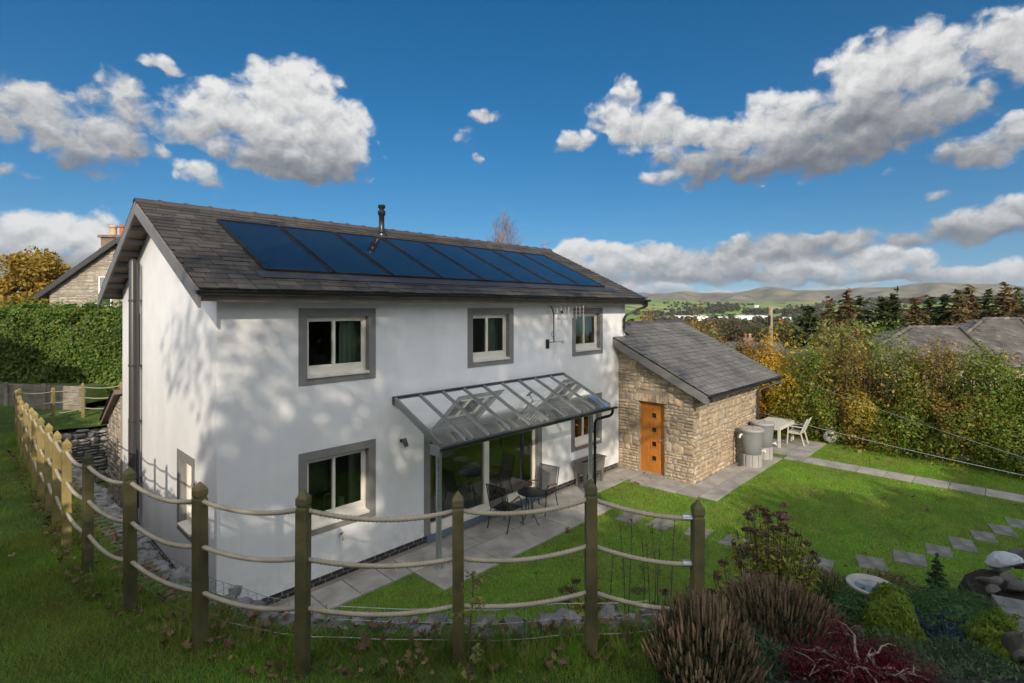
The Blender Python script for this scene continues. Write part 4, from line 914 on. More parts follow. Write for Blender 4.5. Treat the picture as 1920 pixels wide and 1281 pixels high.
# small fittings on the wall
t = thing('wall_light', 'small grey wall spotlight left of the glass canopy', 'light', (3.36, 0, 2.25)); s = MB(); s.lathe((0, 0, 0), [(.03, -.03), (.035, 0), (.03, .03)], 12); s.tube([(0, 0, 0), (0, -.08, .0)], .014, 8); s.build('bracket', m_pipegrey, t)
s = MB(); s.tube([(0, -.085, .05), (.01, -.10, .03), (.04, -.13, -.10)], [.03, .045, .045], 12); s.build('lamp_head', m_pipegrey, t, True, auto=45)
t = thing('garden_tap', 'brass garden tap on the white wall below the lower left window', 'tap', (2.04, 0, .79)); s = MB(); s.tube([(0, 0, 0), (0, -.08, 0), (0, -.11, -.02), (0, -.115, -.08)], .013, 8); s.build('spout', m_buff, t, True); s = MB(); s.bar((-.035, -.07, .035), (.035, -.07, .035), .012, .012); s.tube([(0, -.07, 0), (0, -.07, .035)], .007, 6); s.build('handle', m_blackmetal, t)
t = thing('tv_aerial', 'roof style aerial with upright rods bracketed to the white wall', 'aerial', (7.88, 0, 3.95))
s = MB(); s.tube([(0, -.02, .05), (0, -.22, .05), (0, -.22, .75)]+arc((0, -.22, .75), (-.02, -.22, .85), (-.1, -.22, .98), 4), .016, 8); s.box(-.06, .06, -.02, -.001, -.12, .12); s.build('mast', m_blackmetal, t)
s = MB(); s.tube([(-.02, -.25, .8), (1.05, -.42, .86)], .008, 6); s.build('boom', m_alu, t); s = MB(); s.box(.2, .27, -.31, -.27, .79, .86); s.build('junction_box', m_blackmetal, t)
for i in range(8):
    f_ = .1+.125*i; s = MB(); x, y, z = -.02+1.07*f_, -.25-.17*f_, .8+.06*f_; hh = .16+.05*(i % 2); s.tube([(x, y, z-hh), (x, y, z+hh*.8)], .007, 6); s.build('rod', m_white, t)
for i, (x, z) in enumerate([(.12, -.38), (.38, -.25)]):
    s = MB(); s.tube([(x, -.24, z), (x, -.24, z+.72), (x+.025, -.24, z+.74), (x+.05, -.24, z+.72), (x+.05, -.24, z), (x+.025, -.24, z-.02), (x, -.24, z)], .006, 6); s.build('dipole', m_white, t)
s = MB(); s.tube([(0, -.22, .06), (.15, -.24, .06), (.4, -.24, .04)], .008, 6); s.tube([(.36+.05*math.cos(a), -.24, .04+.05*math.sin(a)) for a in np.linspace(0, 6.28, 9)], .005, 5)
s.tube([(-.06+.04*math.cos(a), -.23, .26+.07*math.sin(a)) for a in np.linspace(0, 6.28, 12)], .006, 5); s.build('cable', m_blackmetal, t)

# ------------------------------------------------------------------ patio furniture
def chair_black(name, label, x, y, rz_):
    t = thing(name, label, 'chair', (x, y, .03), rz_, 'black mesh patio chairs')
    w, dpt = .27, .25   # faces +x
    s = MB(); s.prism([(-.2, -w+.03, .43), (.24, -w+.03, .45), (.27, -w+.03, .43), (.27, -w+.03, .418), (-.2, -w+.03, .418)], (0, 2*w-.06, 0)); s.build('seat', m_mesh, t)
    s = MB(); s.prism([(-.2, -w+.03, .43), (-.34, -w+.03, .98), (-.352, -w+.03, .976), (-.215, -w+.03, .43)], (0, 2*w-.06, 0)); s.build('backrest', m_mesh, t)
    for sg in (-1, 1):
        s = MB(); s.tube([(.30, sg*w, 0), (.25, sg*w, .44), (.2, sg*w, .62)]+arc((.2, sg*w, .62), (.17, sg*w, .68), (.05, sg*w, .68), 4)+[(-.24, sg*w, .60)], .012, 8); s.build('leg', m_blackmetal, t, True)
        s = MB(); s.tube([(-.30, sg*w, 0), (-.18, sg*w, .40), (-.22, sg*w, .5), (-.35, sg*w, 1.0)], .012, 8); s.build('leg', m_blackmetal, t, True)
        s = MB(); s.bar((.15, sg*w, .695), (-.2, sg*w, .63), .04, .02); s.build('armrest', m_brownarm, t, bevel=.004)
    s = MB(); s.tube([(-.35, -w, .99), (-.35, w, .99)], .012, 8); s.tube([(.26, -w, .43), (.26, w, .43)], .011, 8); s.build('rail', m_blackmetal, t, True)
    return t
chair_black('patio_chair', 'black mesh patio chair nearest the front fence, facing the small round table', 5.66, -.66, .12)
chair_black('patio_chair', 'black mesh patio chair beyond the small round table, beside the patio door', 6.95, -.62, math.pi-.25+.4)
t = thing('bistro_table', 'small round black metal table between two patio chairs', 'table', (6.24, -.90, .03))
s = MB(); s.lathe((0, 0, .68), [(.02, .0), (.29, -.012), (.31, 0), (.31, .014), (.30, .018), (.02, .010)], 28); s.build('table_top', m_blackmetal, t, True, auto=50)
for k_ in range(3):
    a = 2*math.pi*k_/3+.5; c_, s__ = math.cos(a), math.sin(a); s = MB(); s.tube([(.17*c_, .17*s__, .67), (.05*c_, .05*s__, .45), (.06*c_, .06*s__, .25), (.2*c_, .2*s__, .03), (.26*c_, .26*s__, .0)], .010, 7); s.build('leg', m_blackmetal, t, True)
t = thing('planter_trough', 'taupe plastic planter trough on four legs against the white wall', 'planter', (9.36, -.30, .03))
s = MB(); s.prism([(-.45, -.17, .38), (.45, -.17, .38), (.5, -.22, .66), (-.5, -.22, .66)], (0, 0.001, 0)); s = MB()
for (x0, y0, x1, y1) in ((-.45, -.16, .45, -.16), (-.45, .16, .45, .16), (-.45, -.16, -.45, .16), (.45, -.16, .45, .16)):
    k_ = 1.12; s.add([(x0, y0, .36), (x1, y1, .36), (x1*k_, y1*k_, .68), (x0*k_, y0*k_, .68), (x0*.96, y0*.9, .36), (x1*.96, y1*.9, .36), (x1*k_*.96, y1*k_*.9, .68), (x0*k_*.96, y0*k_*.9, .68)], [(0, 1, 2, 3), (7, 6, 5, 4), (3, 2, 6, 7)])
s.box(-.45, .45, -.16, .16, .35, .37); s.build('trough', m_trough, t)
s = MB(); s.box(-.44, .44, -.155, .155, .5, .6); s.build('soil', m_soil, t)
s = MB(); ring(s, lambda a, o, z: (a, z, .665+o), -.53, .53, -.205, .205, .035, 0, .03); s.build('rim', m_trough, t, bevel=.005)
for sx in (-1, 1):
    for sy in (-1, 1): s = MB(); s.prism([(sx*.40-.04, sy*.12-.03, 0), (sx*.40+.04, sy*.12-.03, 0), (sx*.40+.05, sy*.12-.03, .37), (sx*.40-.05, sy*.12-.03, .37)], (0, .06, 0)); s.build('leg', m_trough, t)
def water_butt(label, x, y, sc_=1.0, pipe_=False):
    t = thing('water_butt', label, 'water butt', (x, y, .02), 0, 'grey water butts by the stone wing')
    s = MB(); s.lathe((0, 0, 0), [(.27, 0), (.285, .02), (.27, .38), (.2, .385)], 28)
    for k_ in range(10):
        a = 2*math.pi*k_/10; s.obox((.275*math.cos(a), .275*math.sin(a), .19), (.018*math.cos(a), .018*math.sin(a), 0), (-.05*math.sin(a), .05*math.cos(a), 0), (0, 0, .185))
    s.build('stand', m_buttlight, t, True, auto=35)
    s = MB(); s.lathe((0, 0, .39), [(.255, 0), (.275, .02), (.30, .3), (.335, .66), (.35, .665), (.355, .74), (.34, .75)], 32); s.build('barrel', m_butt, t, True, auto=40)
    s = MB(); s.lathe((0, 0, 1.13), [(.365, -.03), (.37, .0), (.36, .025), (.12, .07), (.02, .075)], 32)
    for k_ in range(10):
        a = 2*math.pi*k_/10; s.bar((.06*math.cos(a), .06*math.sin(a), .075+1.135), (.31*math.cos(a), .31*math.sin(a), .035+1.135), .03, .012)
    s.build('lid', m_buttlight, t, True, auto=35)
    s = MB(); s.tube([(.12, -.26, .48), (.16, -.35, .48), (.16, -.36, .43)], .02, 8); s.bar((.1, -.33, .52), (.2, -.33, .52), .03, .03); s.build('tap', m_white, t, True, auto=40)
    if pipe_:
        s = MB(); s.tube([(-.2, .16, .98), (-.26, .19, .98)], .035, 10); s.tube(arc((-.26, .19, .98), (-.33, .23, .98), (-.34, .23, .88)), .03, 10); s.build('pipe_elbow', m_white, t, True, auto=40)
        s = MB(); s.tube([(-.34, .23, .9), (-.34, .23, .0)], .024, 10); s.lathe((-.34, .23, 0), [(.05, 0), (.05, .05), (.03, .07)], 10); s.build('overflow_pipe', m_pipegrey, t, True, auto=40)
    return t
water_butt('front grey water butt with white elbow pipe, beside the stone wing', 14.18, -2.92, pipe_=True)
water_butt('rear grey water butt standing behind the other at the wing corner', 15.35, -2.86)
t = thing('garden_table', 'off-white slatted garden table behind the water butts', 'table', (17.75, -2.45, .03), 0.0)
s = MB()
for k_ in range(9): s.box(-.80, .80, -.45+.1*k_+.003, -.45+.1*k_+.097, .69, .72)
s.build('table_top', m_offwhite, t, bevel=.003); s = MB(); ring(s, lambda a, o, z: (a, z, .60+o), -.80, .80, -.45, .45, .04, 0, .088); s.build('apron', m_offwhite, t)
for sx in (-1, 1):
    for sy in (-1, 1): s = MB(); s.box(sx*.75-.04, sx*.75+.04, sy*.40-.04, sy*.40+.04, 0, .6); s.build('leg', m_offwhite, t, bevel=.003)
def chair_white(label, x, y, rz_):
    t = thing('garden_chair', label, 'chair', (x, y, .03), rz_, 'off-white garden chairs')
    s = MB()
    for k_ in range(5): s.box(-.22+.09*k_, -.14+.09*k_, -.22, .22, .42, .44)
    s.build('seat', m_offwhite, t)
    s = MB()
    for k_ in range(5): z = .52+.085*k_; s.bar((-.23-.035*k_, -.22, z), (-.23-.035*k_, .22, z), .02, .075, (-.35, 0, 1))
    s.build('backrest', m_offwhite, t)
    for sg in (-1, 1):
        s = MB(); s.bar((.24, sg*.24, 0), (.20, sg*.24, .64), .035, .035, (1, 0, 0)); s.build('leg', m_offwhite, t)
        s = MB(); s.bar((-.32, sg*.24, 0), (-.20, sg*.24, .43), .035, .035, (1, 0, 0)); s.bar((-.20, sg*.24, .43), (-.41, sg*.24, .95), .035, .035, (1, 0, 0)); s.build('leg', m_offwhite, t)
        s = MB(); s.bar((.22, sg*.24, .645), (-.3, sg*.24, .64), .05, .025); s.bar((-.2, sg*.24, .4), (.2, sg*.24, .4), .03, .03); s.build('armrest', m_offwhite, t)
chair_white('off-white slatted garden chair at the near long side of the garden table', 18.02, -3.12, math.pi/2+.0)
chair_white('off-white garden chair tucked in behind the rear water butt at the table', 16.75, -2.0, 0.1)
g_ = np.random.default_rng(4); s = MB(); s.blob((0, 0, .2), (.25, .22, .26), 5, 14, .5); s.blob((.05, 0, .42), (.1, .1, .14), 6, 10, .6)
o = s.build('plastic_bag', m_bag, None, True); o.location = (19.0, -3.95, .02); tag(o, 'crumpled clear plastic sack lying at the foot of the hedge', 'bag')
# washing lines from the wing across the garden
def line(label, a, b, sag, r=.008):
    a, b = np.asarray(a, float), np.asarray(b, float); s = MB(); s.tube([a+(b-a)*t_-np.array([0, 0, sag*4*t_*(1-t_)]) for t_ in np.linspace(0, 1, 24)], r, 5); tag(s.build('washing_line', m_wire), label, 'washing line', 'washing lines')
line('lower grey washing line running from the stone wing corner across the hedge', (15.65, -2.46, 1.45), at(2080, 924, 12.5), .10)
line('upper grey washing line crossing the hedge above the other line', (18.6, -2.9, 2.3), at(2080, 908, 12.6), .10)
s = MB(); s.box(15.56, 15.72, -2.47, -2.405, 1.38, 1.53); tag(s.build('line_pulley', m_galv, bevel=.01), 'small grey washing line pulley fixed to the stone wing', 'pulley')

# ------------------------------------------------------------------ rope fence on the bank
def rope_geo(mb, a, b, sag, r=.0163, fine=True):
    a, b = np.asarray(a, float), np.asarray(b, float); L = np.linalg.norm(b-a); n = int(L/.011) if fine else max(8, int(L/.08)); m_ = 9 if fine else 6
    t_ = np.linspace(0, 1, n+1); P = a+(b-a)*t_[:, None]; P[:, 2] -= sag*4*t_*(1-t_)
    d = unit(np.gradient(P, axis=0)); sd = unit(np.cross(d, (0, 0, 1.))); up = np.cross(sd, d)
    an = 2*np.pi*np.arange(m_)/m_
    tw = (t_*L*2*np.pi/.085)[:, None]
    rr = r*(1+(.2 if fine else 0)*np.cos(3*(an[None]-tw)))
    V = P[:, None]+rr[..., None]*(np.cos(an)[None, :, None]*sd[:, None]+np.sin(an)[None, :, None]*up[:, None])
    F = [(i*m_+k_, i*m_+(k_+1) % m_, (i+1)*m_+(k_+1) % m_, (i+1)*m_+k_) for i in range(n) for k_ in range(m_)]
    mb.add(V.reshape(-1, 3), F)
def fence(label, posts, h=1.2, skip_last=False, ferr=None):
    t = thing('rope_fence', label, 'fence', (posts[0][0], posts[0][1], posts[0][2])); B = np.array(posts[0], float)
    P = [np.asarray(p, float)-B for p in posts]
    for i, p in enumerate(P):
        q = P[min(i+1, len(P)-1)]-P[max(i-1, 0)]; q[2] = 0; ax = unit(q); ay = np.array([-ax[1], ax[0], 0]); hw = .039; lt = rng.normal(size=2)*.006
        s = MB(); sec = [(hw, -.6), (hw, h-.125), (hw*.88, h-.12), (hw*.88, h-.105), (hw, h-.10), (hw, h-.055), (.004, h)]
        V = []
        for w_, z in sec:
            for u_, v_ in ((1, 1), (-1, 1), (-1, -1), (1, -1)): V.append(p+ax*u_*w_+ay*v_*w_+np.array([lt[0]*z, lt[1]*z, z]))
        F = [(k_*4+j, k_*4+(j+1) % 4, k_*4+4+(j+1) % 4, k_*4+4+j) for k_ in range(len(sec)-1) for j in range(4)]+[tuple(range(4))[::-1], tuple(range(24, 28))]
        s.add(V, F); s.build('post', m_shadedpost if posts[i][1] < -2 else m_post, t, bevel=.004)
    for i in range(len(P)-1):
        mid = (P[i]+P[i+1])/2+B; near = np.linalg.norm(mid[:2]-CAM[:2]) < 9.5
        L = np.linalg.norm((P[i+1]-P[i])[:2])
        for hh in (1.065, .735, .405):
            s = MB(); rope_geo(s, P[i]+np.array([0, 0, hh]), P[i+1]+np.array([0, 0, hh]), .055*L/1.0*rng.uniform(.8, 1.25), fine=near); s.build('rope', m_rope, t, True)
    if ferr is not None:
        p, q = P[-1], P[-2]; d = unit(q-p)
        for hh in (1.065, .735, .405):
            c = p+np.array([0, 0, hh]); s = MB(); s.tube([c+d*.04, c+d*.105-np.array([0, 0, .012])], .024, 12); s.build('ferrule', m_alu, t, True, auto=40)
    return t
FP = [(-1.66, 11.4, 1.40), (-1.72, 9.3, 1.60), (-1.80, 7.4, 1.72), (-1.84, 6.0, 1.80), (-1.87, 4.75, 1.89), (-1.88, 3.54, 1.96), (-1.91, 2.44, 2.05), (-1.93, 1.23, 2.13), (-1.92, .38, 2.17), (-1.92, -.45, 2.2), (-1.93, -1.46, 2.28), (-1.87, -2.40, 2.30), (-1.73, -3.5, 2.36), (-1.52, -4.63, 2.44), (-1.13, -5.43, 2.48), (-.33, -6.10, 2.43), (.38, -6.71, 2.48), (.92, -7.24, 2.33)]
fence('long rope fence with pointed timber posts along the bank in front of the house', FP, ferr=1)
bp = []
for u, v, d in ((36, 806, 15.2), (99.5, 800, 16.1), (155.5, 789, 16.7), (227, 784, 17.3)):
    q = at(u, v, d); bp.append((q[0], q[1], q[2]))
fence('short rope fence with timber posts behind the side passage, in front of the hedge', bp)
# gabion walls: stone-filled wire cages holding the bank
gab = thing('gabion_wall', 'stone filled wire gabion wall edging the bank beside and before the house', 'retaining wall', (E_[0][0], E_[0][1], 0))
B = np.array([E_[0][0], E_[0][1], 0]); s = MB(); i0 = iC
for i in range(i0, nE-1):
    a, b = E_[i], E_[i+1]; na, nb = nrm[i], nrm[i+1]; za, zb_ = float(zb(*a)), float(zb(*b))
    s.add([np.array([a[0], a[1], 0])-B, np.array([b[0], b[1], 0])-B, np.array([b[0], b[1], zb_-.05])-B, np.array([a[0], a[1], za-.05])-B, np.array([*(a+na*.42), za-.03])-B, np.array([*(b+nb*.42), zb_-.03])-B], [(0, 1, 2, 3), (3, 2, 5, 4)])
s.build('core', m_soil, gab)
def stone_cloud(P, sz, seed0, mbx):
    g2 = np.random.default_rng(seed0)
    for k_, p in enumerate(P): q = sz*g2.uniform(.6, 1.35); mbx.blob(p, (q*g2.uniform(.8, 1.5), q*g2.uniform(.8, 1.5), q*g2.uniform(.5, .8)), seed0+k_, 7, .35)
s = MB(); pt = np.concatenate([bank_pts(170, -.05, .2, iF-6, nE), bank_pts(420, -.06, .34, iC, iF-2)]); stone_cloud(pt-B-np.array([0, 0, .03]), .062, 500, s)
fc = []
for i in range(i0, nE-1, 1):
    for z in np.arange(.1, float(zb(*E_[i]))-.05, .17): fc.append([E_[i][0]+rng.uniform(-.05, .05), E_[i][1]+rng.uniform(-.1, .1), z])
stone_cloud(np.array(fc)[rng.random(len(fc)) < .75]-B, .1, 5000, s)
o = s.build('stones', m_gab, gab, True, auto=45); o['kind'] = 'stuff'
s = MB()
for i in range(iC, nE-1):
    for off in (-.07, .34):
        a, b = E_[i]+nrm[i]*off, E_[i+1]+nrm[i+1]*off; s.tube([np.array([*a, float(zb(*a))+.045])-B, np.array([*b, float(zb(*b))+.045])-B], .0028, 4, False)
    if i > iF-25:
        for f_ in (0, .5):
            a = E_[i]*(1-f_)+E_[i+1]*f_; n_ = nrm[i]; s.tube([np.array([*(a-n_*.07), float(zb(*a))+.045])-B, np.array([*(a+n_*.34), float(zb(*a))+.05])-B], .0022, 4, False)
            s.tube([np.array([*(a-n_*.07), float(zb(*a))+.045])-B, np.array([*(a-n_*.07), float(zb(*a))-.5])-B], .0022, 4, False)
for i in range(max(iC, iF-25), nE-1):
    for off in (.12,):
        a, b = E_[i]+nrm[i]*off, E_[i+1]+nrm[i+1]*off; s.tube([np.array([*a, float(zb(*a))+.045])-B, np.array([*b, float(zb(*b))+.045])-B], .0018, 4, False)
s.build('wire_mesh', m_wire, gab)
gb = thing('gabion_wall', 'rough stone gabion wall at the far end of the side passage', 'retaining wall', (0, 9.6, 0))
s = MB(); s.box(-1.34, 4, .06, .4, 0, 1.5); s.build('core', m_step, gb)
s = MB(); stones(s, lambda a, o, z: (a, .06-o, z), -1.34, 3.0, 0, lambda a: 1.60, [], 55, (.11, .21), (.14, .28), .07, .02); s.build('stones', m_gabface, gb, True, auto=50)
# grey timber boards holding the ground below the left hedge
a, b = at(-130, 770, 19.0), at(160, 770, 17.6); a[2] = b[2] = 1.42
tw = thing('timber_wall', 'low grey weathered board retaining wall below the hedge', 'retaining wall', a); d = b-a; dn = np.array([-d[1], d[0], 0]); dn = unit(dn)
if dn@np.array([*FW, 0]) > 0: dn = -dn
s = MB()
for k_ in range(4): s.bar((0, 0, .1+.215*k_-0.02), d+np.array([0, 0, .1+.215*k_]), .06, .205)
s.build('boards', m_sleeper, tw, bevel=.006)
for f_ in (.3, .52, .76, .99): s = MB(); p = d*f_+dn*.08; s.box(p[0]-.05, p[0]+.05, p[1]-.05, p[1]+.05, -.2, .9); s.build('post', m_sleeper, tw, bevel=.005)
s = MB(); s.prism([(a[0], a[1], 2.2), (b[0], b[1], 2.2), tuple(np.append(b[:2]-dn[:2]*4, 2.3)), tuple(np.append(a[:2]-dn[:2]*4, 2.3))], (0, 0, -.5)); tag(s.build('hedge_bank', m_bankbase), kind='structure')
# ------------------------------------------------------------------ far terrain: valley fields and fells
def zfar(azr, D):
    z = np.interp(D, [22, 40, 70, 150, 400, 900, 1250, 1500, 1900, 2500, 3200, 3900, 4600, 6500, 8500], [-.6, -2, -5, -11, -18, -24, -26, -26, -18, 4, 30, 48, 50, 60, 20])
    w = smooth(1500, 2600, D)*(1-smooth(4000, 4700, D))
    z = z+w*(14*np.sin(azr*9+.6)+9*np.sin(azr*23+D*.002)+5*np.sin(azr*41-D*.003))
    return z
RIDGE = ([-1.6, -.6, -.2, .20, .236, .27, .295, .315, .34, .37, .395, .42, .437, .452, .468, .485, .54, .60, .625, .648, .668, .685, .72, .75, .765, .80, 1.2, 1.6],
         [12, 18, 22, 22, 20, 25, 28, 30.5, 27, 26, 27, 31, 36.5, 38.5, 36, 32, 32, 37, 38, 44, 46, 45, 44, 44, 39, 36, 30, 26])
def terrain(name, D, az, zf, m):
    aa, DD = np.meshgrid(az, D); z = zf(aa, DD)
    V = np.stack([CAM[0]+DD*(np.cos(aa)*FW[0]+np.sin(aa)*RX[0]), CAM[1]+DD*(np.cos(aa)*FW[1]+np.sin(aa)*RX[1]), z], -1).reshape(-1, 3); n = len(az)
    F = [(i*n+j, i*n+j+1, (i+1)*n+j+1, (i+1)*n+j) for i in range(len(D)-1) for j in range(n-1)]
    return tag(npmesh(name, V, F, m, None, True), kind='structure')
m_field, nt_, out_ = new_mat('valley_fields')
geo = N(nt_, 'NewGeometry').outputs['Position']
rot = N(nt_, 'Mapping', {'Vector': geo, 'Rotation': (0, 0, .6), 'Scale': (1/260, 1/170, 0)}).outputs[0]
wob = N(nt_, 'TexNoise', {'Vector': rot, 'Scale': 2.0}).outputs['Color']
rot2 = N(nt_, 'VectorMath', {0: wob, 1: (.35, .35, 0), 2: rot}, operation='MULTIPLY_ADD').outputs[0]
vc = N(nt_, 'TexVoronoi', {'Vector': rot2, 'Scale': 1.0, 'Randomness': .8}, feature='F1').outputs['Color']
sx = N(nt_, 'SeparateXYZ', {0: vc}).outputs[0]
fcol = ramp(nt_, sx, [(.179, .308, .056), (.244, .373, .082), (.145, .251, .056), (.308, .356, .121), (.211, .324, .065), (.389, .324, .162), (.194, .324, .073)], 0, 1)
ve = N(nt_, 'TexVoronoi', {'Vector': rot2, 'Scale': 1.0, 'Randomness': .8}, feature='DISTANCE_TO_EDGE').outputs['Distance']
hd = mapr(nt_, ve, .018, .03)
fcol = mixc(nt_, hd, (.045, .05, .025), fcol)
pn = N(nt_, 'TexNoise', {'Vector': geo, 'Scale': .012, 'Detail': 5.0}).outputs[0]
fcol = N(nt_, 'VectorMath', {0: fcol, 'Scale': mapr(nt_, pn, .3, .7, .75, 1.2)}, operation='SCALE').outputs[0]
b_ = N(nt_, 'BsdfPrincipled', {'Base Color': fcol, 'Roughness': .95, 'Specular IOR Level': .1}); nt_.links.new(b_.outputs[0], out_.inputs[0])
m_fell = mat('fell_grass', [(.17, .145, .105), (.25, .205, .155), (.17, .17, .10), (.22, .175, .13)], .95, .006, .3, .7, var=.4, vscale=.0045, spec=.1)
m_rough = mat('rough_ground', [(.03, .045, .015), (.07, .07, .03), (.05, .06, .02)], .95, .08, var=.3, vscale=.03)
terrain('rough_ground', np.r_[12, 20, 30, 45, 70, 110, 170, 260, 420], np.linspace(-math.pi, math.pi, 160), lambda a, D: np.where(D < 24, -.6-0*a, zfar(a, D)) + np.where((a < .1), 1.3*smooth(10, 30, D)*(1-smooth(60, 200, D)), 0)+np.where(np.abs(a) > 1.5, 3.0+smooth(20, 300, D)*26, 0), m_rough)
terrain('valley_fields', np.r_[np.linspace(420, 1500, 24), np.linspace(1560, 4600, 70)], np.linspace(-1.3, 1.3, 240), zfar, m_field)
def zfell(a, D):
    top = np.interp(a, *RIDGE); zt = 4.9+6500*np.cos(a)*top/CF
    t_ = smooth(4300, 6500, D); z = 38+(zt-38)*t_
    z = z-np.maximum(0, D-6500)*.12+(t_*(1-t_)*4)*(22*np.sin(a*60+D*.0018)+14*np.sin(a*120-D*.003))
    return z
terrain('fells', np.linspace(4300, 7600, 50), np.linspace(-1.0, 1.0, 420), zfell, m_fell)
m_farfell = mat('far_fell', (.11, .115, .12), .95, var=.1, vscale=.001)
mbf = MB(); a0_, a1_ = azel(1160, 0)[0], azel(1248, 0)[0]
pts = []
for t_ in np.linspace(0, 1, 16):
    a = a0_+(a1_-a0_)*t_; h = 4.9+11000*math.cos(a)*(20+8*math.sin(math.pi*t_)**1.5)/CF; pts.append((a, h))
for D, f_ in ((11000, 1), (9000, 0)):
    for a, h in pts: mbf.V.append((CAM[0]+D*(math.cos(a)*FW[0]+math.sin(a)*RX[0]), CAM[1]+D*(math.cos(a)*FW[1]+math.sin(a)*RX[1]), h*f_))
mbf.F = [(i, i+1, 17+i, 16+i) for i in range(15)]
tag(mbf.build('distant_fell', m_farfell, None, True), kind='structure')
# hedgerow trees and copses of the valley: uncountable
m_farwood = leafmat('far_wood_leaves', [(.047, .061, .027), (.081, .074, .038), (.121, .088, .054), (.068, .081, .034), (.034, .047, .027)], .2, .01, .8, .1, .1)
g2 = np.random.default_rng(77); Pw = []
def clump_line(u0, v0, u1, v1, n, D0, D1, hgt, jit):
    for i in range(n):
        t_ = g2.random(); D = D0+(D1-D0)*t_+g2.normal()*jit*D0*.03; u = u0+(u1-u0)*t_+g2.normal()*3; a = math.atan((u-960)/CF); d = D*math.cos(a)
        z = float(zfar(np.array(a), np.array(D))); p = W((u-960)/CF*d, d, z); h = hgt*g2.uniform(.6, 1.4)
        o = g2.normal(size=(34, 3)); o = o/np.linalg.norm(o, axis=1, keepdims=True)*g2.random((34, 1))**.4
        Pw.append(p+o*np.array([h*.55, h*.55, h*.5])+np.array([0, 0, h*.45]))
for args in [(1190, 0, 1300, 0, 40, 1750, 1900, 13, 1), (1290, 0, 1370, 0, 70, 2100, 2300, 16, 2), (1330, 0, 1385, 0, 50, 2350, 2500, 16, 2), (1395, 0, 1440, 0, 36, 2050, 2200, 16, 1.5), (1420, 0, 1470, 0, 30, 2000, 2100, 13, 1), (1470, 0, 1560, 0, 60, 2000, 2300, 15, 2), (1240, 0, 1420, 0, 50, 2700, 3100, 10, 3), (1480, 0, 1660, 0, 90, 3000, 3600, 12, 3), (1620, 0, 1920, 0, 200, 2800, 3500, 18, 3), (1700, 0, 1900, 0, 160, 3300, 3900, 16, 3), (1200, 0, 1600, 0, 70, 1500, 1700, 9, 2), (1180, 0, 1480, 0, 60, 1050, 1180, 9, 2), (1480, 0, 1900, 0, 100, 1300, 1900, 12, 5), (1200, 0, 1500, 0, 40, 500, 900, 9, 4)]:
    clump_line(*args)
Pw = np.concatenate(Pw); o = leaves('far_woods', Pw, np.tile([0, 0, 1.], (len(Pw), 1)), 7.0, m_farwood, None, asp=.8, jit=1.2); tag(o, kind='stuff')
# long industrial sheds in the valley
def shed(label, u0, u1, vtop, vbot, d, m, roofm):
    a, b = at(u0, vtop, d), at(u1, vtop, d); z0 = CH-(vbot-CYH)/CF*d-6; z1 = a[2]
    t = thing('warehouse', label, 'warehouse', ((a[0]+b[0])/2, (a[1]+b[1])/2, z0), 0, 'industrial sheds in the valley'); c = np.array(t.location)
    dep = np.array([FW[0], FW[1], 0])*45; A, Bq = a-c, b-c; h = z1-z0
    s = MB(); A0, B0 = np.array([A[0], A[1], 0]), np.array([Bq[0], Bq[1], 0]); s.prism([A0, B0, B0+dep, A0+dep], (0, 0, h*.93)); s.build('wall', m, t)
    s = MB(); up = np.array([0, 0, h*.93+.05]); e = (B0-A0)*.004; s.prism([A0-e+up, A0-e+dep+up, A0-e+dep/2+up+np.array([0, 0, h*.13])], B0-A0+2*e); s.build('roof', roofm, t)
shed('dark blue-grey shed at the left end of the valley sheds', 1236, 1268, 594.8, 598.5, 1190, m_bluegrey, m_bluegrey)
shed('long bright white shed above the wing roof', 1269, 1328, 592.5, 599, 1200, m_whitemetal, m_whitemetal)
shed('grey roofed shed right of the long white shed', 1329, 1382, 593.5, 598, 1240, m_whitemetal, m_bluegrey)
shed('white shed directly left of the utility pole', 1383, 1440, 592.0, 597.5, 1300, m_whitemetal, m_whitemetal)
shed('low white shed just right of the utility pole', 1450, 1500, 594.5, 599.5, 1220, m_whitemetal, m_bluegrey)
t = thing('farmhouse', 'tiny white farmhouse among trees on the valley side', 'house', at(1419, 575, 2080)); s = MB(); s.box(-9, 9, -5, 5, -6, 7); s.build('wall', m_whitemetal, t); s = MB(); s.prism([(-9.5, -6, 7.05), (-9.5, 6, 7.05), (-9.5, 0, 11)], (19, 0, 0)); s.build('roof', m_blueroof, t)

# ------------------------------------------------------------------ neighbouring buildings
# stone house beyond the left hedge
D0 = 34.0
rr0 = (226-960)/CF*D0; nh = thing('stone_house', 'stone neighbour house with gable wall and chimney beyond the left hedge', 'house', W(rr0, D0, 1.5), math.atan2(RX[1], RX[0]))
hwd, eav, apx, dpn = 4.55, 4.35, 7.55, 9.0
TN = lambda a, o, z: (a, -o, z)
s = MB(); s.prism([(-hwd, 0, 0), (hwd, 0, 0), (hwd, 0, eav), (0, 0, apx), (-hwd, 0, eav)], (0, dpn, 0)); s.build('wall', m_mortar, nh)
s = MB(); stones(s, TN, -hwd, hwd, 1.0, lambda a: apx-(apx-eav)*abs(a)/hwd-.05, [(-1.42, -.55, 3.45, 5.75)], 31, (.10, .24), (.25, .7), .03, .025); s.build('stone_facing', m_gstone, nh, True, auto=38)
s = MB(); lb(s, TN, -1.55, -.42, -.01, .035, 5.42, 5.78); s.build('lintel', m_gstone, nh)
s = MB(); ring(s, TN, -1.38, -.55, 3.45, 5.4, .07, .0, .05); lb(s, TN, -1.31, -.62, .01, .05, 4.5, 4.6); wn = s.build('window', m_white, nh)
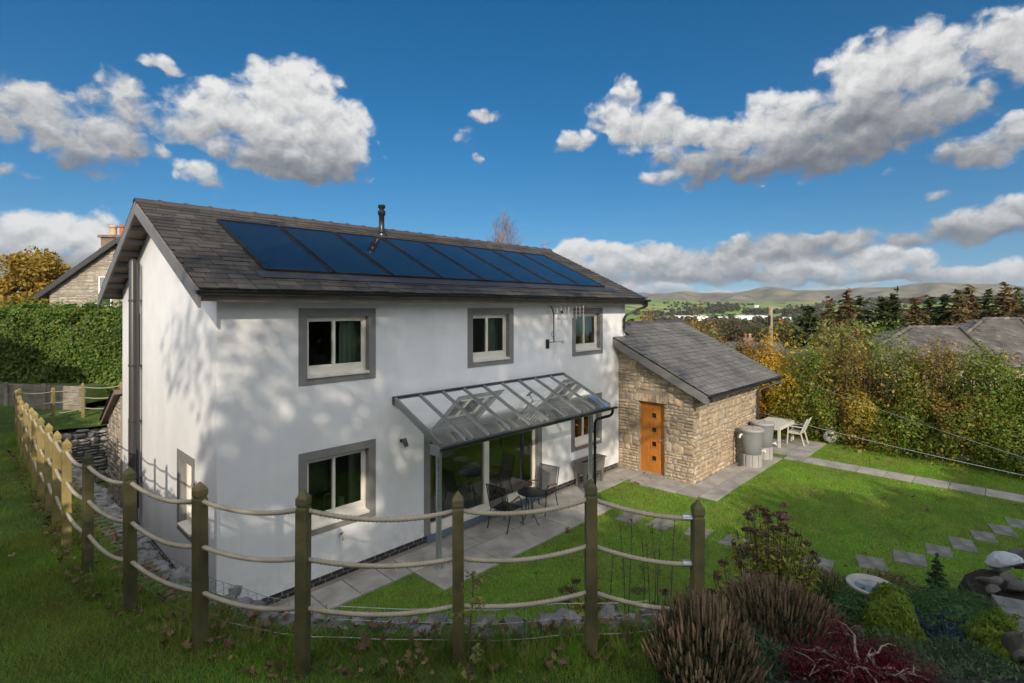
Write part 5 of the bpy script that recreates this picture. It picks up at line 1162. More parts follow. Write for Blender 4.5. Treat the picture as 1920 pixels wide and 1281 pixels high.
s = MB(); lb(s, TN, -1.31, -.62, .002, .012, 3.5, 5.35); s.build('pane', m_glass, wn); s = MB(); lb(s, TN, -1.5, -.45, .0, .12, 3.34, 3.44); s.build('sill', m_black, wn)
for sg in (-1, 1):
    s = MB(); s.prism([(sg*(hwd+.55), -.35, eav-.36), (0, -.35, apx+.07), (0, -.35, apx+.33), (sg*(hwd+.55), -.35, eav-.1)], (0, dpn+.7, 0)); s.build('roof', m_slate2, nh)
    s = MB(); s.prism([(sg*(hwd+.6), -.40, eav-.5), (0, -.40, apx-.06), (0, -.40, apx+.30), (sg*(hwd+.6), -.40, eav-.14)], (0, .05, 0)); s.build('bargeboard', m_pipegrey, nh)
s = MB(); s.box(-1.9, .2, .8, 1.7, apx-2, apx+.45); s.box(-2.03, .33, .68, 1.82, apx+.45, apx+.62); s.box(-1.97, .27, .74, 1.76, apx-.35, apx-.22); ch = s.build('chimney', m_chim, nh, bevel=.02)
for x, m in ((-1.4, m_buff), (-.75, m_terracotta), (-.15, m_terracotta)):
    s = MB(); s.lathe((x, 1.25, apx+.62), [(.24, 0), (.2, .08), (.19, .5), (.25, .55), (.25, .68), (.19, .7)], 12); s.build('chimney_pot', m, ch, True, auto=40)
# bungalow roofs beyond the right hedge
def hip(name, label, u0, u1, d_r, vr, ueL, d_e, ve, group, ueR=None, right=True):
    A, B_ = at(u0, vr, d_r), at(u1, vr, d_r); zr_ = A[2]; ze = CH-(ve-CYH)/CF*d_e
    rL = (ueL-960)/CF*d_e; rR = ((ueR or 2050)-960)/CF*d_e
    t = thing(name, label, 'bungalow', W((rL+rR)/2, d_e+2, -2.2), math.atan2(RX[1], RX[0]), group)
    c = rL+(rR-rL)/2; ra, rb = (u0-960)/CF*d_r-c, (u1-960)/CF*d_r-c; L, Rr_ = rL-c, rR-c; dy = d_r-d_e; zE, zR = ze+2.2, zr_+2.2; y0 = -2.0; y1 = y0+dy; y2 = y0+2*dy
    s = MB(); s.box(L+.4, Rr_-.4, y0+.4, y2-.4, 0, zE); s.build('wall', m_gstone, t)
    s = MB(); e = .03; s.add([(L, y0, zE), (Rr_, y0, zE), (Rr_, y2, zE), (L, y2, zE), (ra, y1, zR), (rb, y1, zR)], [(0, 1, 5, 4), (1, 2, 5), (2, 3, 4, 5), (3, 0, 4), (0, 3, 2, 1)]); s.build('roof', m_tile, t)
    sl = math.hypot(dy, zR-zE); us = np.array([0, dy/sl, (zR-zE)/sl]); nn = np.array([0, -us[2], us[1]])
    s = MB(); wid = Rr_-L
    slates(s, (L, y0, zE), (1, 0, 0), us, nn, wid, sl, .32, .32, .03, skip=lambda x, q: x < (ra-L)*q/sl-.1 or x > wid-(Rr_-rb)*q/sl+.1)
    hl = np.array([ra-L, y1-y0, zR-zE]); ux = np.array([0, -1., 0]); us2 = unit(np.array([ra-L, 0, zR-zE])); s2 = math.hypot(ra-L, zR-zE)
    slates(s, (L, y2, zE), ux, us2, np.array([-us2[2], 0, us2[0]]), y2-y0, s2, .32, .32, .03, skip=lambda x, q: x < dy*q/s2-.1 or x > 2*dy-dy*q/s2+.1)
    s.build('tiles', (m_tile, m_lap), t)
    s = MB()
    for a, b in (((ra, y1, zR), (rb, y1, zR)), ((L, y0, zE), (ra, y1, zR)), ((Rr_, y0, zE), (rb, y1, zR))):
        a, b = np.array(a), np.array(b); n_ = int(np.linalg.norm(b-a)/.42)
        for k_ in range(n_):
            p, q = a+(b-a)*k_/n_, a+(b-a)*(k_+1)/n_; s.tube([p+np.array([0, 0, .02]), q+np.array([0, 0, .07])], [.12, .14], 8)
    s.build('ridge_tiles', m_tile, t)
hip('bungalow', 'bungalow with lower mossy tiled hip roof, in front of the conifers', 1706, 1800, 38, 615, 1585, 33, 690, 'bungalows beyond the hedge', 1880)
hip('bungalow', 'bungalow with higher tiled hip roof at the right edge of the picture', 1845, 1914, 42, 599, 1735, 36, 690, 'bungalows beyond the hedge', 2010)
t = thing('cottage', 'cottage roof with red and cream chimney pots, showing through the autumn bushes', 'cottage', W((1425-960)/CF*48, 48, -4), math.atan2(RX[1], RX[0]))
s = MB(); s.box(-3, 3, 0, 6, 0, 3.6); s.build('wall', m_gstone, t); s = MB(); s.prism([(-3.3, -.4, 3.5), (-3.3, 6.4, 3.5), (-3.3, 3, 5.6)], (6.6, 0, 0)); s.build('roof', m_blueroof, t)
s = MB(); s.box(-.35, .75, 2.6, 3.4, 4.8, 6.0); ch = s.build('chimney', m_chim, t)
for x, m in ((0, m_terracotta), (.42, m_buff)): s = MB(); s.lathe((x, 3, 6.0), [(.16, 0), (.13, .3), (.16, .36), (.1, .37)], 10); s.build('chimney_pot', m, ch, True)
p = at(1445, 578, 40); s = MB(); s.tube([(0, 0, -4.5-p[2]), (0, 0, 0)], [.20, .15], 12); o = s.build('utility_pole', m_pole, None, True, auto=40); o.location = p; tag(o, 'weathered wooden utility pole standing above the bushes in front of the valley', 'pole')
s = MB(); s.box(-.3, -.14, -.05, .1, -1.3, -.55); s.build('transformer_box', m_black, o)

# ------------------------------------------------------------------ hedges and bushes
mh = leafmat('hedge_leaves', [(.050, .106, .015), (.088, .163, .022), (.069, .131, .018), (.125, .200, .031), (.200, .225, .037)], .25, 1.2)
def box_hedge(name, label, a, b, z0, z1, depth, n, size, m, core=True):
    a, b = np.asarray(a, float), np.asarray(b, float); t = thing(name, label, 'hedge', (a[0], a[1], z0)); d = (b-a)[:2]; L = np.linalg.norm(d); d = d/L; nr_ = np.array([d[1], -d[0]])
    if nr_@FW > 0: nr_ = -nr_
    h = z1-z0; k_ = int(n*.62); u = rng.uniform(0, L, n); q = np.zeros((n, 3)); nn = np.zeros((n, 3))
    bump = lambda u, v: .16*np.sin(u*1.9+1)*np.sin(v*2.3)+.10*np.sin(u*4.3)*np.sin(v*3.9+2)
    z = rng.uniform(0, h, n); f = bump(u, z)-rng.random(n)**1.5*.4
    q[:, :2] = d*u[:, None]+nr_*f[:, None]; q[:, 2] = z; nn[:, :2] = nr_; nn[:, 2] = .35
    w = rng.uniform(0, depth, n); tz = h+.12*np.sin(u*2.2)+.1*np.sin(u*5+w*3)-rng.random(n)**1.5*.3+(rng.random(n) < .1)*rng.random(n)*.3
    q[k_:, :2] = (d*u[:, None]-nr_*w[:, None])[k_:]; q[k_:, 2] = tz[k_:]; nn[k_:] = (0, 0, 1)
    leaves('foliage', q, nn, size, m, t, jit=.55, asp=.6)
    if core:
        s = MB(); e = nr_*-.35; s.prism([(*(d*.3+e), 0), (*(d*(L-.3)+e), 0), (*(d*(L-.3)-nr_*(depth-.2)), 0), (*(d*.3-nr_*(depth-.2)), 0)], (0, 0, h-.35)); s.build('branches', m_bark, t)
    return t
box_hedge('hedge', 'dense clipped green hedge at the left behind the rope fence', at(-260, 577, 19.5), at(262, 577, 18.4), 1.3, 4.85, 1.8, 62000, .085, mh)
# hedge bushes on the right boundary
mA = leafmat('green_holly_leaves', [(.063, .120, .014), (.108, .179, .021), (.179, .239, .034), (.090, .149, .017), (.359, .284, .046)], .3, 1.0)
mB = leafmat('yellowing_leaves', [(.170, .204, .029), (.374, .300, .042), (.579, .378, .042), (.119, .158, .029), (.680, .473, .071)], .3, 1.2)
mC = leafmat('orange_leaves', [(.364, .156, .026), (.260, .182, .039), (.494, .234, .039), (.143, .156, .039), (.208, .104, .039), (.442, .325, .104)], .3, 1.2)
mD = leafmat('golden_leaves', [(.50, .30, .02), (.42, .22, .015), (.30, .24, .03), (.55, .38, .04)], .3, 1.2)
mE = leafmat('bronze_green_leaves', [(.118, .126, .022), (.253, .168, .038), (.169, .098, .032), (.404, .281, .065), (.084, .113, .016)], .3, 1.2)
HB = [((21.4, 4.6), (1.5, 1.4, 2.25), mC, 'tall orange bush, first of the bushes behind the wing roof ridge'),
      ((20.9, 2.6), (1.5, 1.3, 2.2), mC, 'orange and green bush behind the upper slope of the wing roof'),
      ((20.5, .9), (1.3, 1.2, 2.0), mE, 'bronze bush behind the middle of the wing roof'),
      ((19.7, -1.55), (1.0, 1.0, 1.75), mD, 'bright golden bush at the wing corner behind the down pipe'),
      ((20.9, -.5), (1.3, 1.2, 2.05), mC, 'rusty bush just behind the bright golden bush'),
      ((20.2, -3.2), (1.3, 1.2, 1.85), mA, 'green holly bush behind the plastic sack'),
      ((20.0, -4.6), (1.3, 1.2, 1.9), mE, 'bronze twiggy bush in front of the left end of the bungalow roof'),
      ((19.8, -5.9), (1.3, 1.2, 1.95), mA, 'green bush below the ridge of the lower bungalow roof'),
      ((19.7, -7.2), (1.3, 1.2, 2.0), mE, 'olive bush between the two bungalow roofs'),
      ((19.6, -8.5), (1.3, 1.2, 2.0), mA, 'dark green bush below the higher bungalow roof'),
      ((19.5, -9.9), (1.3, 1.2, 1.95), mA, 'dark green bush at the right edge of the hedge')]
for i, ((x, y), rad, m, lb_) in enumerate(HB):
    bush('hedge_bush', lb_, 'bush', (x, y, -.05), rad, m, 19000, .072, 'mixed bushes of the right boundary hedge', 60+i, asp=.6, amp=.42, fr=3.2, stems=26, shell=.85, shoots=34)
LOW = [((19.5, -3.6), mA, 'low glossy holly in front of the hedge beside the plastic sack'), ((19.35, -4.9), mB, 'low yellow-flecked holly in front of the hedge, third from the sack'), ((19.25, -6.1), mA, 'low dark holly in front of the hedge under the lower bungalow roof'), ((19.1, -7.4), mA, 'low dark holly in front of the hedge under the higher bungalow roof'), ((19.1, -8.8), mA, 'low dark holly at the right end of the hedge foot')]
for i, ((x, y), m, lb_) in enumerate(LOW): bush('holly_bush', lb_, 'bush', (x, y, -.05), (.9, 1.0, 1.05), m, 8500, .072, 'low hollies along the hedge foot', 90+i, amp=.25, stems=8, shell=.45)
MIDB = [(23.5, 4.5, mB, 1.9, 'yellow bush behind the orange bushes, left of the cottage chimney'), (24.0, 1.0, mC, 1.7, 'orange bush just right of the cottage chimney'), (24.0, -1.6, mB, 1.75, 'yellow-green bush behind the rusty bush'), (23.6, -4.4, mE, 1.7, 'bronze bush before the thin young trees'), (25.0, 7.5, mE, 1.9, 'bronze bush left of all the orange bushes, by the wing ridge')]
for i, (x, y, m, h, lb_) in enumerate(MIDB): bush('garden_bush', lb_, 'bush', (x, y, -.5), (1.7, 1.7, h), m, 4200, .15, 'bushes behind the boundary hedge', 120+i, amp=.3, stems=14, shell=.7)
# young thin trees
mF = leafmat('young_tree_leaves', [(.140, .182, .042), (.210, .238, .063), (.112, .140, .035), (.280, .252, .070)], .25, 1)
for i, (u, vt, d) in enumerate([(1548, 600, 31), (1572, 590, 33), (1590, 583, 32), (1612, 588, 34), (1632, 598, 33)]):
    zt = CH-(vt-CYH)/CF*d; b = W((u-960)/CF*d, d, -2.2); tree('young_tree', ['leftmost of five thin pale-stemmed young trees left of the bungalow', 'second of five thin young trees, left of the tallest', 'tallest of the five thin young trees left of the bungalow', 'fourth of five thin young trees, right of the tallest', 'rightmost of the five thin young trees, beside the bungalow roof'][i], 'tree', b, zt+2.2, 1.05, 2.3, mF, 1500, .17, 22, m_palebark, 'thin young trees by the bungalow', .3, 200+i, trunk_r=.07)
# conifers
mCo = leafmat('conifer_needles', [(.033, .053, .018), (.060, .083, .027), (.045, .068, .021), (.083, .098, .033)], .25, .6, .7, .12, .2)
mCoB = leafmat('cone_laden_needles', [(.064, .080, .029), (.160, .096, .048), (.256, .136, .064), (.080, .096, .032), (.128, .112, .045)], .25, .6, .7, .12, .2)
CON = [(1516, 573, 44, 3.4, 0), (1556, 563, 58, 3.6, 1), (1588, 546, 58, 3.4, 1), (1613, 556, 62, 3.6, 0), (1655, 557, 60, 3.8, 0), (1676, 548, 56, 3.2, 0), (1716, 563, 52, 3.6, 1), (1742, 556, 64, 4, 0), (1772, 552, 60, 3.8, 0), (1797, 543, 55, 3.4, 1), (1817, 536, 57, 3.6, 1), (1852, 549, 60, 3.8, 0), (1884, 530, 55, 3.8, 1), (1908, 544, 60, 3.8, 0), (1940, 548, 57, 3.8, 1)]
CL = ['dark conifer standing apart, just right of the utility pole', 'brown-tipped conifer left of the thin young trees', 'tall brown-topped conifer behind the thin young trees', 'dark conifer right behind the rightmost thin young tree', 'dark conifer left of the lower bungalow roof ridge', 'dark pointed conifer over the left end of the lower bungalow roof', 'rusty cone-laden conifer over the lower bungalow ridge', 'dark conifer behind the rusty one over the lower bungalow roof', 'dark conifer over the right end of the lower bungalow ridge', 'brown conifer between the two bungalow roof ridges', 'tall brown conifer with pointed leader over the gap of the bungalow roofs', 'dark conifer over the left end of the higher bungalow ridge', 'tallest brown conifer, over the higher bungalow ridge', 'dark conifer right of the tallest brown conifer', 'brown conifer at the right edge of the picture']
for i, ((u, v, d, r, k_), lb_) in enumerate(zip(CON, CL)):
    zt = CH-(v-CYH)/CF*d; zb0 = -6.5 if d > 50 else -4.5; conifer('conifer', lb_, 'conifer', W((u-960)/CF*d, d, zb0), zt-zb0, r*1.2, mCoB if k_ else mCo, 9500, 'row of conifers behind the bungalows', 300+i, .62)
# woodland edge seen between the wing roof and the pole
mW = [leafmat('brown_wood_leaves', [(.07, .05, .025), (.11, .075, .04), (.05, .05, .02)], .25, .4, .7, .2), leafmat('olive_wood_leaves', [(.04, .06, .018), (.07, .08, .025), (.10, .09, .03)], .25, .4, .7, .2)]
WD = [(1215, 596, 90, 3.5, 1), (1243, 601, 75, 3, 1), (1265, 606, 60, 2.4, 1), (1285, 602, 110, 4, 0), (1312, 606, 85, 3.4, 1), (1335, 604, 100, 4, 0), (1358, 600, 120, 5, 0), (1378, 603, 95, 4, 0), (1402, 597, 125, 5, 0), (1424, 606, 80, 3.2, 1), (1462, 604, 75, 3.4, 1), (1482, 598, 95, 4.2, 1), (1500, 610, 60, 2.8, 1), (1540, 600, 75, 4, 1)]
ordn = ['first', 'second', 'third', 'fourth', 'fifth', 'sixth', 'seventh', 'eighth', 'ninth', 'tenth', 'eleventh', 'twelfth', 'thirteenth', 'fourteenth']
for i, (u, v, d, r, k_) in enumerate(WD):
    zt = CH-(v-CYH)/CF*d; zg = zt-2.3*r; tree('woodland_tree', ordn[i]+' from the left of the '+'woodland trees in front of the valley sheds, '+('olive' if k_ else 'brown'), 'tree', W((u-960)/CF*d, d, zg), zt-zg, r, .35*r, mW[1 if k_ else 0], 2200, .42, 26, m_bark, 'woodland trees before the valley', .3, 400+i)
# left: autumn oak; right of the flue: bare birch and shrub
mO = leafmat('autumn_oak_leaves', [(.360, .216, .027), (.234, .198, .036), (.468, .270, .036), (.162, .153, .032), (.306, .180, .027)], .3, .5)
d = 44; tree('oak_tree', 'autumn oak tree with golden brown crown left of the stone house', 'tree', W((82-960)/CF*d, d, 1.0), 4.9+(577-464)/CF*d-1.0, 3.3, 2.2, mO, 15000, .26, 60, m_bark, None, .24, 41)
d = 60; tree('oak_tree', 'dull brown tree at the left edge of the picture, behind the autumn oak', 'tree', W((-22-960)/CF*d, d, 0), 4.9+(577-512)/CF*d, 2.6, 2, mE, 4000, .3, 30, m_bark, None, .25, 42)
mTw = leafmat('birch_twigs', [(.16, .09, .075), (.24, .15, .12), (.12, .07, .06)], .2, 1, .8, 0)
def bare(name, label, u, vt, d, r, seed, n, zb_=0.):
    H_ = CH-(vt-CYH)/CF*d-zb_; t = tree(name, label, 'tree', W((u-960)/CF*d, d, zb_), H_, r, H_*.42, mTw, 0, .5, 46, m_birchbark, None, .3, seed, shape=.75, trunk_r=.11)
    q = ball(n)*(rng.random((n, 1))**.5)*np.array([r, r, H_*.29])*1.0; q[:, :2] *= (1-.45*q[:, 2:3]/(H_*.29)); q[:, 2] += H_*.71
    leaves('twigs', q, q*0+ball(n), .8, mTw, t, asp=.022, jit=.2, fold=0, tdir=np.tile([0, 0, 1.], (n, 1))+(q*(1, 1, 0))*.45/r); return t
bare('birch_tree', 'bare reddish birch tree rising behind the roof ridge', 945, 395, 46, 1.95, 51, 2600)
bare('bare_shrub', 'small bare shrub tip at the right end of the roof ridge', 1021, 446, 44, .55, 52, 160)
# trees and hedge behind the camera that shade the garden
mS = leafmat('shade_leaves', [(.04, .07, .015), (.07, .10, .02), (.10, .10, .03)], .2, .5)
tree('tall_tree', 'dense broad tree behind the viewpoint shading the lower front wall', 'tree', (-11.9, -20, 2.6), 11.6, 4.6, 1.5, mS, 22000, .36, 80, group='trees behind the viewpoint', clump=.2, seed=71)
tree('tall_tree', 'tall thin-leaved tree behind the viewpoint dappling the front wall', 'tree', (-7.3, -15, 2.5), 13.4, 5.0, 7.4, mS, 19000, .14, 210, group='trees behind the viewpoint', clump=.12, seed=72)
tree('tall_tree', 'slender thin-leaved tree behind the viewpoint dappling the wing side of the wall', 'tree', (-2.6, -16, 2.4), 12.8, 2.7, 7.2, mS, 4600, .15, 60, group='trees behind the viewpoint', clump=.2, seed=73)
for i, (x, y, h, r) in enumerate([(-6.2, -20.5, 8.3, 3.2), (-1.2, -20, 6.8, 3.2), (3.8, -20.2, 5.9, 3.2), (8.6, -21, 5.4, 3.2), (13.4, -21, 5.8, 3.2)]):
    tree('tall_tree', ['rounded tree behind the viewpoint, left of the lawn', 'rounded tree behind the viewpoint facing the patio door', 'rounded tree behind the viewpoint facing the lawn', 'rounded tree behind the viewpoint at the far end of the lawn', 'rounded tree behind the viewpoint at the foot of the boundary hedge'][i], 'tree', (x, y, 2.3), h, r, .4, mS, 13000, .36, 60, group='trees behind the viewpoint', clump=.26, seed=80+i)
box_hedge('hedge', 'taller far hedge on the left, out beyond the rope fence', (-6.1, 8.3, 0), (-6.1, 17, 0), 1.4, 6.1, 1.6, 9000, .22, mS)
box_hedge('hedge', 'tall hedge on the left side of the lawn behind the viewpoint', (-6.1, -13, 0), (-6.1, 7.5, 0), 1.6, 4.75, 1.6, 16000, .22, mS)
# ------------------------------------------------------------------ rockery plants (right foreground)
mHf = leafmat('heather_spikes', [(.160, .103, .060), (.240, .163, .096), (.309, .229, .144), (.126, .079, .048)], .25, 3, .8, .2)
mHg = leafmat('heather_needles', [(.020, .034, .014), (.034, .050, .018), (.045, .056, .022)], .2, 3, .8, .2)
def on_ground(u, d): r = (u-960)/CF*d; return W(r, d, float(zr(np.array(r), np.array(d))))
def heather(name, label, base, rad, h, n, mf, mg, group=None, frac=.24, sz=.026, wd=.0098):
    t = thing(name, label, 'heather', base, 0, group); m = n//2
    def stems(n):
        a = rng.uniform(0, 6.3, n); q = np.sqrt(rng.random(n)); root = np.stack([np.cos(a)*q*rad*.55, np.sin(a)*q*rad*.55, 0*a], 1)
        return root, np.stack([np.cos(a)*q*rad+.03*rng.normal(size=n), np.sin(a)*q*rad+.03*rng.normal(size=n), h*(1-.42*q**2)*rng.uniform(.72, 1.12, n)], 1)
    root, tip = stems(m); k, c = 7, 5; f = np.linspace(0, 1, k); L = frac*rng.uniform(.6, 1.25, (m, 1)); s0 = tip-(tip-root)*L
    ax = s0[:, None]+(tip-s0)[:, None]*f[None, :, None]; prof = np.array([.35, .9, 1., .95, .85, .6, .1])
    rr = wd*prof[None]*rng.uniform(.65, 1.3, (m, k))*rng.uniform(.7, 1.2, (m, 1)); an = 2*np.pi*np.arange(c)/c
    V = ax[:, :, None]+rr[..., None, None]*np.stack([np.cos(an), np.sin(an), 0*an], 1)[None, None]
    fc = np.array([(i*c+q, i*c+(q+1) % c, (i+1)*c+(q+1) % c, (i+1)*c+q) for i in range(k-1) for q in range(c)]); F = (fc[None]+np.arange(m)[:, None, None]*k*c).reshape(-1, 4)
    npmesh('flower_spikes', V.reshape(-1, 3), F, mf, t)['kind'] = 'stuff'
    root, tip = stems(n); k = 20; f = np.linspace(.12, .93, k); Pg = (root[:, None]+(tip-root)[:, None]*f[None, :, None]).reshape(-1, 3)+rng.normal(size=(n*k, 3))*sz*.5
    leaves('foliage', Pg, ball(len(Pg)), sz*1.3, mg, t, asp=.2, jit=.6, tdir=np.repeat(unit(tip-root), k, 0)+ball(len(Pg))*.5)
    return t
heather('heather', 'large clump of faded brown heather in front of the end fence post', on_ground(1325, 5.6), .74, .98, 2400, mHf, mHg, 'faded heather clumps')
heather('heather', 'small clump of faded heather hiding the foot of the end fence post', on_ground(1318, 3.42)-np.array([0, 0, .08]), .36, .70, 1500, mHf, mHg, 'faded heather clumps', .22, .02, .0075)
heather('heather', 'right hand clump of faded brown heather, between the big clump and the red maple', on_ground(1458, 5.6), .70, .76, 2000, mHf, mHg, 'faded heather clumps')
heather('heather', 'low dark brown heather at the lawn edge behind the dwarf pine', on_ground(1670, 8.3), .55, .5, 420, mHf, mHg, 'faded heather clumps')
heather('heather', 'low brown stalks at the lawn edge left of the bird bath', on_ground(1555, 8.2), .6, .55, 420, mHf, mHg, 'faded heather clumps')
# tall perennials gone to seed: leafy stems with flat brown heads
mPl = leafmat('perennial_leaves', [(.193, .245, .037), (.347, .326, .055), (.135, .173, .033), (.463, .388, .082)], .25, 3)
mPh = leafmat('brown_seed_heads', [(.075, .042, .033), (.128, .075, .057), (.053, .030, .024)], .2, 3, .85, .1)
def perennial(label, base, rad, h, n, leafy=1.0):
    t = thing('seedhead_perennial', label, 'perennial', base, 0, 'dried perennials with brown seed heads'); s = MB(); L_, D_, H_ = [], [], []
    for i in range(n):
        a = rng.uniform(0, 6.3); q = math.sqrt(rng.random()); b0 = np.array([math.cos(a), math.sin(a), 0])*q*rad*.5; tp = np.array([math.cos(a)*q*rad, math.sin(a)*q*rad, h*(1-.3*q*q)*rng.uniform(.8, 1.08)])
        s.tube([b0, (b0+tp)/2+np.array([0, 0, .03]), tp], [.006, .005, .004], 5, False)
        m = int(70*leafy); f = rng.uniform(.1, .95, (m, 1)); aa = rng.uniform(0, 6.3, m); od = np.stack([np.cos(aa), np.sin(aa), -.3+0*aa], 1)
        L_.append(b0+(tp-b0)*f+od*rng.uniform(.03, .09, (m, 1))); D_.append(od)
        if tp[2] < .86*h and rng.random() < .75: continue
        k = 46; hd_ = tp+ball(k)*(rng.random((k, 1))**.5)*np.array([.075, .075, .028]); H_.append(hd_)
    s.build('stem', m_bark, t, True); L_ = np.concatenate(L_); D_ = np.concatenate(D_); 
    leaves('foliage', L_, np.tile([0, 0, 1.], (len(L_), 1)), .066, mPl, t, asp=.38, jit=.6, tdir=D_); [leaves('seed_head', hq, ball(len(hq)), .034, mPh, t, asp=.8, jit=1) for hq in H_]
perennial('tall yellow-green perennial clump with brown seed heads at the lawn edge', on_ground(1450, 7.7), .58, 1.55, 70)
perennial('dark seed head clump around the end fence post', on_ground(1290, 6.4)+np.array([0, 0, -.05]), .5, 1.3, 34, .35)
perennial('seed head clump low behind the gabion wall, left of the tall front post', onz(1100, 1190, 0), .45, .74, 24, .6)
perennial('brown seed heads between the end post and the heather', on_ground(1395, 6.8), .4, 1.05, 22, .5)
t = thing('dead_stalks', 'thin leafless dead stalks rising from the lawn before the end fence post', 'plant stalks', onz(1195, 1170, 0)); s = MB()
for u, v0 in ((1163, 985), (1185, 965), (1222, 980), (1265, 975), (1204, 1010), (1213, 1020), (1238, 1015), (1150, 1030)):
    d = 8.3+rng.uniform(-.5, .5); p = at(u, v0, d)-np.array(t.location); q = p+np.array([rng.normal()*.05, rng.normal()*.05, 0]); q[2] = 0; s.tube([q, (p+q)/2+rng.normal(size=3)*.02, p], [.008, .007, .004], 5)
    for k_ in range(26): f_ = rng.uniform(.35, 1); c = q+(p-q)*f_; s.tube([c, c+np.array([rng.normal()*.03, rng.normal()*.03, .03])], .0035, 3, False)
s.build('stem', m_bark, t)
# conifers and shrubs
mDk = leafmat('dark_spruce', [(.030, .067, .024), (.050, .101, .034), (.041, .084, .026)], .2, 4, .6, .15)
mGo = leafmat('golden_thuja', [(.125, .213, .019), (.200, .288, .025), (.094, .163, .018), (.263, .338, .037)], .2, 4, .55, .3)
mBl = leafmat('blue_juniper', [(.03, .065, .07), (.05, .10, .105), (.025, .05, .05)], .2, 4, .6, .15)
mGr = leafmat('mid_green_needles', [(.054, .134, .040), (.090, .180, .054), (.040, .100, .032)], .2, 4, .6, .2)
mJu = leafmat('dark_juniper', [(.046, .082, .040), (.082, .126, .058), (.108, .154, .072)], .2, 4, .6, .2)
mRd = leafmat('red_maple_leaves', [(.103, .008, .014), (.163, .014, .020), (.068, .007, .011), (.204, .024, .027)], .2, 4, .5, .35)
mFn = leafmat('fern_fronds', [(.06, .12, .03), (.09, .16, .05), (.05, .10, .03)], .2, 3, .6, .3)
b = on_ground(1757, 8.1); conifer('dwarf_conifer', 'dark conical dwarf conifer between the stepping stones', 'conifer', b, .86, .27, mDk, 30000, None, 61, .032, .1, z0=.02)
def shrub(name, label, cat, u, d, rad, h, m, n, size, seed, **kw): return bush(name, label, cat, on_ground(u, d), (rad, rad, h*.56), m, n, size, None, seed, **kw)
shrub('golden_thuja', 'tall egg-shaped golden thuja right beside the bird bath', 'conifer', 1672, 5.25, .225, .80, mGo, 22000, .030, 1, asp=.3, spikes=1.6, amp=.12, fr=5, shell=.3, jit=.5)
shrub('golden_thuja', 'small golden thuja at the foot of the tall one', 'conifer', 1716, 5.15, .13, .36, mGo, 6500, .03, 2, asp=.3, spikes=1.6, amp=.15, shell=.3, jit=.5)
shrub('golden_thuja', 'rounded golden thuja near the bottom right corner', 'conifer', 1868, 5.2, .22, .46, mGo, 15000, .032, 3, asp=.3, spikes=1.2, amp=.16, fr=5, shell=.35, jit=.5)
shrub('golden_juniper', 'low yellow-green spiky juniper in the middle of the rockery', 'conifer', 1772, 6.0, .24, .36, mGo, 7500, .045, 4, asp=.16, spikes=1.8, amp=.3, shell=.6, jit=.3)
shrub('dwarf_pine', 'dark green dwarf pine behind the bird bath bowl', 'conifer', 1640, 7.2, .42, .55, mGr, 11000, .055, 5, asp=.14, amp=.3, fr=4, shell=.35)
shrub('dwarf_pine', 'dark green spreading dwarf pine right behind the tall golden thuja', 'conifer', 1705, 6.6, .46, .46, mGr, 11000, .05, 6, asp=.16, amp=.35, fr=4, shell=.4)
shrub('green_shrub', 'small grey-green shrub left of the bird bath pedestal', 'shrub', 1562, 6.0, .20, .42, mJu, 4200, .04, 7, asp=.3, amp=.2, spikes=1)
shrub('green_shrub', 'low leafy green shrub under the bird bath bowl', 'shrub', 1602, 6.7, .28, .42, mGr, 4000, .05, 8, asp=.5, amp=.25)
shrub('blue_juniper', 'spreading blue juniper below the yellow-green juniper', 'conifer', 1765, 5.4, .36, .30, mBl, 8500, .05, 9, asp=.2, amp=.35, shell=.5, spikes=.5)
shrub('blue_juniper', 'small blue juniper left of the rounded golden thuja', 'conifer', 1815, 5.5, .25, .34, mBl, 5000, .05, 10, asp=.2, amp=.35, shell=.5, spikes=.8)
shrub('dark_juniper', 'dark spreading juniper at the bottom below the heather', 'conifer', 1425, 4.3, .36, .30, mJu, 8000, .05, 11, asp=.16, amp=.3, shell=.5, spikes=.9)
shrub('dark_juniper', 'dark spreading juniper in the bottom right corner', 'conifer', 1790, 4.35, .5, .13, mJu, 9000, .05, 12, asp=.16, amp=.3, shell=.5, spikes=.8)
shrub('fern', 'pale green fern at the right edge beside the steps', 'fern', 1905, 7.1, .32, .3, mFn, 1500, .12, 14, asp=.25, amp=.3, shell=.9, spikes=.3)
# weeping grass-like conifer: arching strands
def weeper(label, base, rad, h, n, m, seed, lean=(0, 0)):
    t = thing('weeping_conifer', label, 'conifer', base, 0, 'weeping conifers'); g3 = np.random.default_rng(seed); P = []; T = []
    for i in range(n):
        a = g3.uniform(0, 6.3); l = rad*g3.uniform(.45, 1.15); hh = h*g3.uniform(.55, 1.05); b0 = np.array([g3.normal()*rad*.22, g3.normal()*rad*.22, 0]); dd = np.array([math.cos(a)+lean[0], math.sin(a)+lean[1], 0])
        f = np.linspace(.1, 1, 11); q = b0+dd*(l*f)[:, None]; q[:, 2] = hh*(1.9*f-1.95*f*f)*1.5+.03
        P.append(q); T.append(np.gradient(q, axis=0))
    P = np.concatenate(P); T = unit(np.concatenate(T)); P = P+g3.normal(size=P.shape)*.012; leaves('foliage', P, ball(len(P)), .13, m, t, asp=.07, jit=.3, tdir=T, szvar=.2)
weeper('weeping green conifer with long arching strands, upper part of the rockery', on_ground(1800, 7.0), .62, .55, 620, mGr, 1)
weeper('weeping green conifer trailing towards the right edge steps', on_ground(1872, 6.1), .5, .36, 480, mGr, 2)
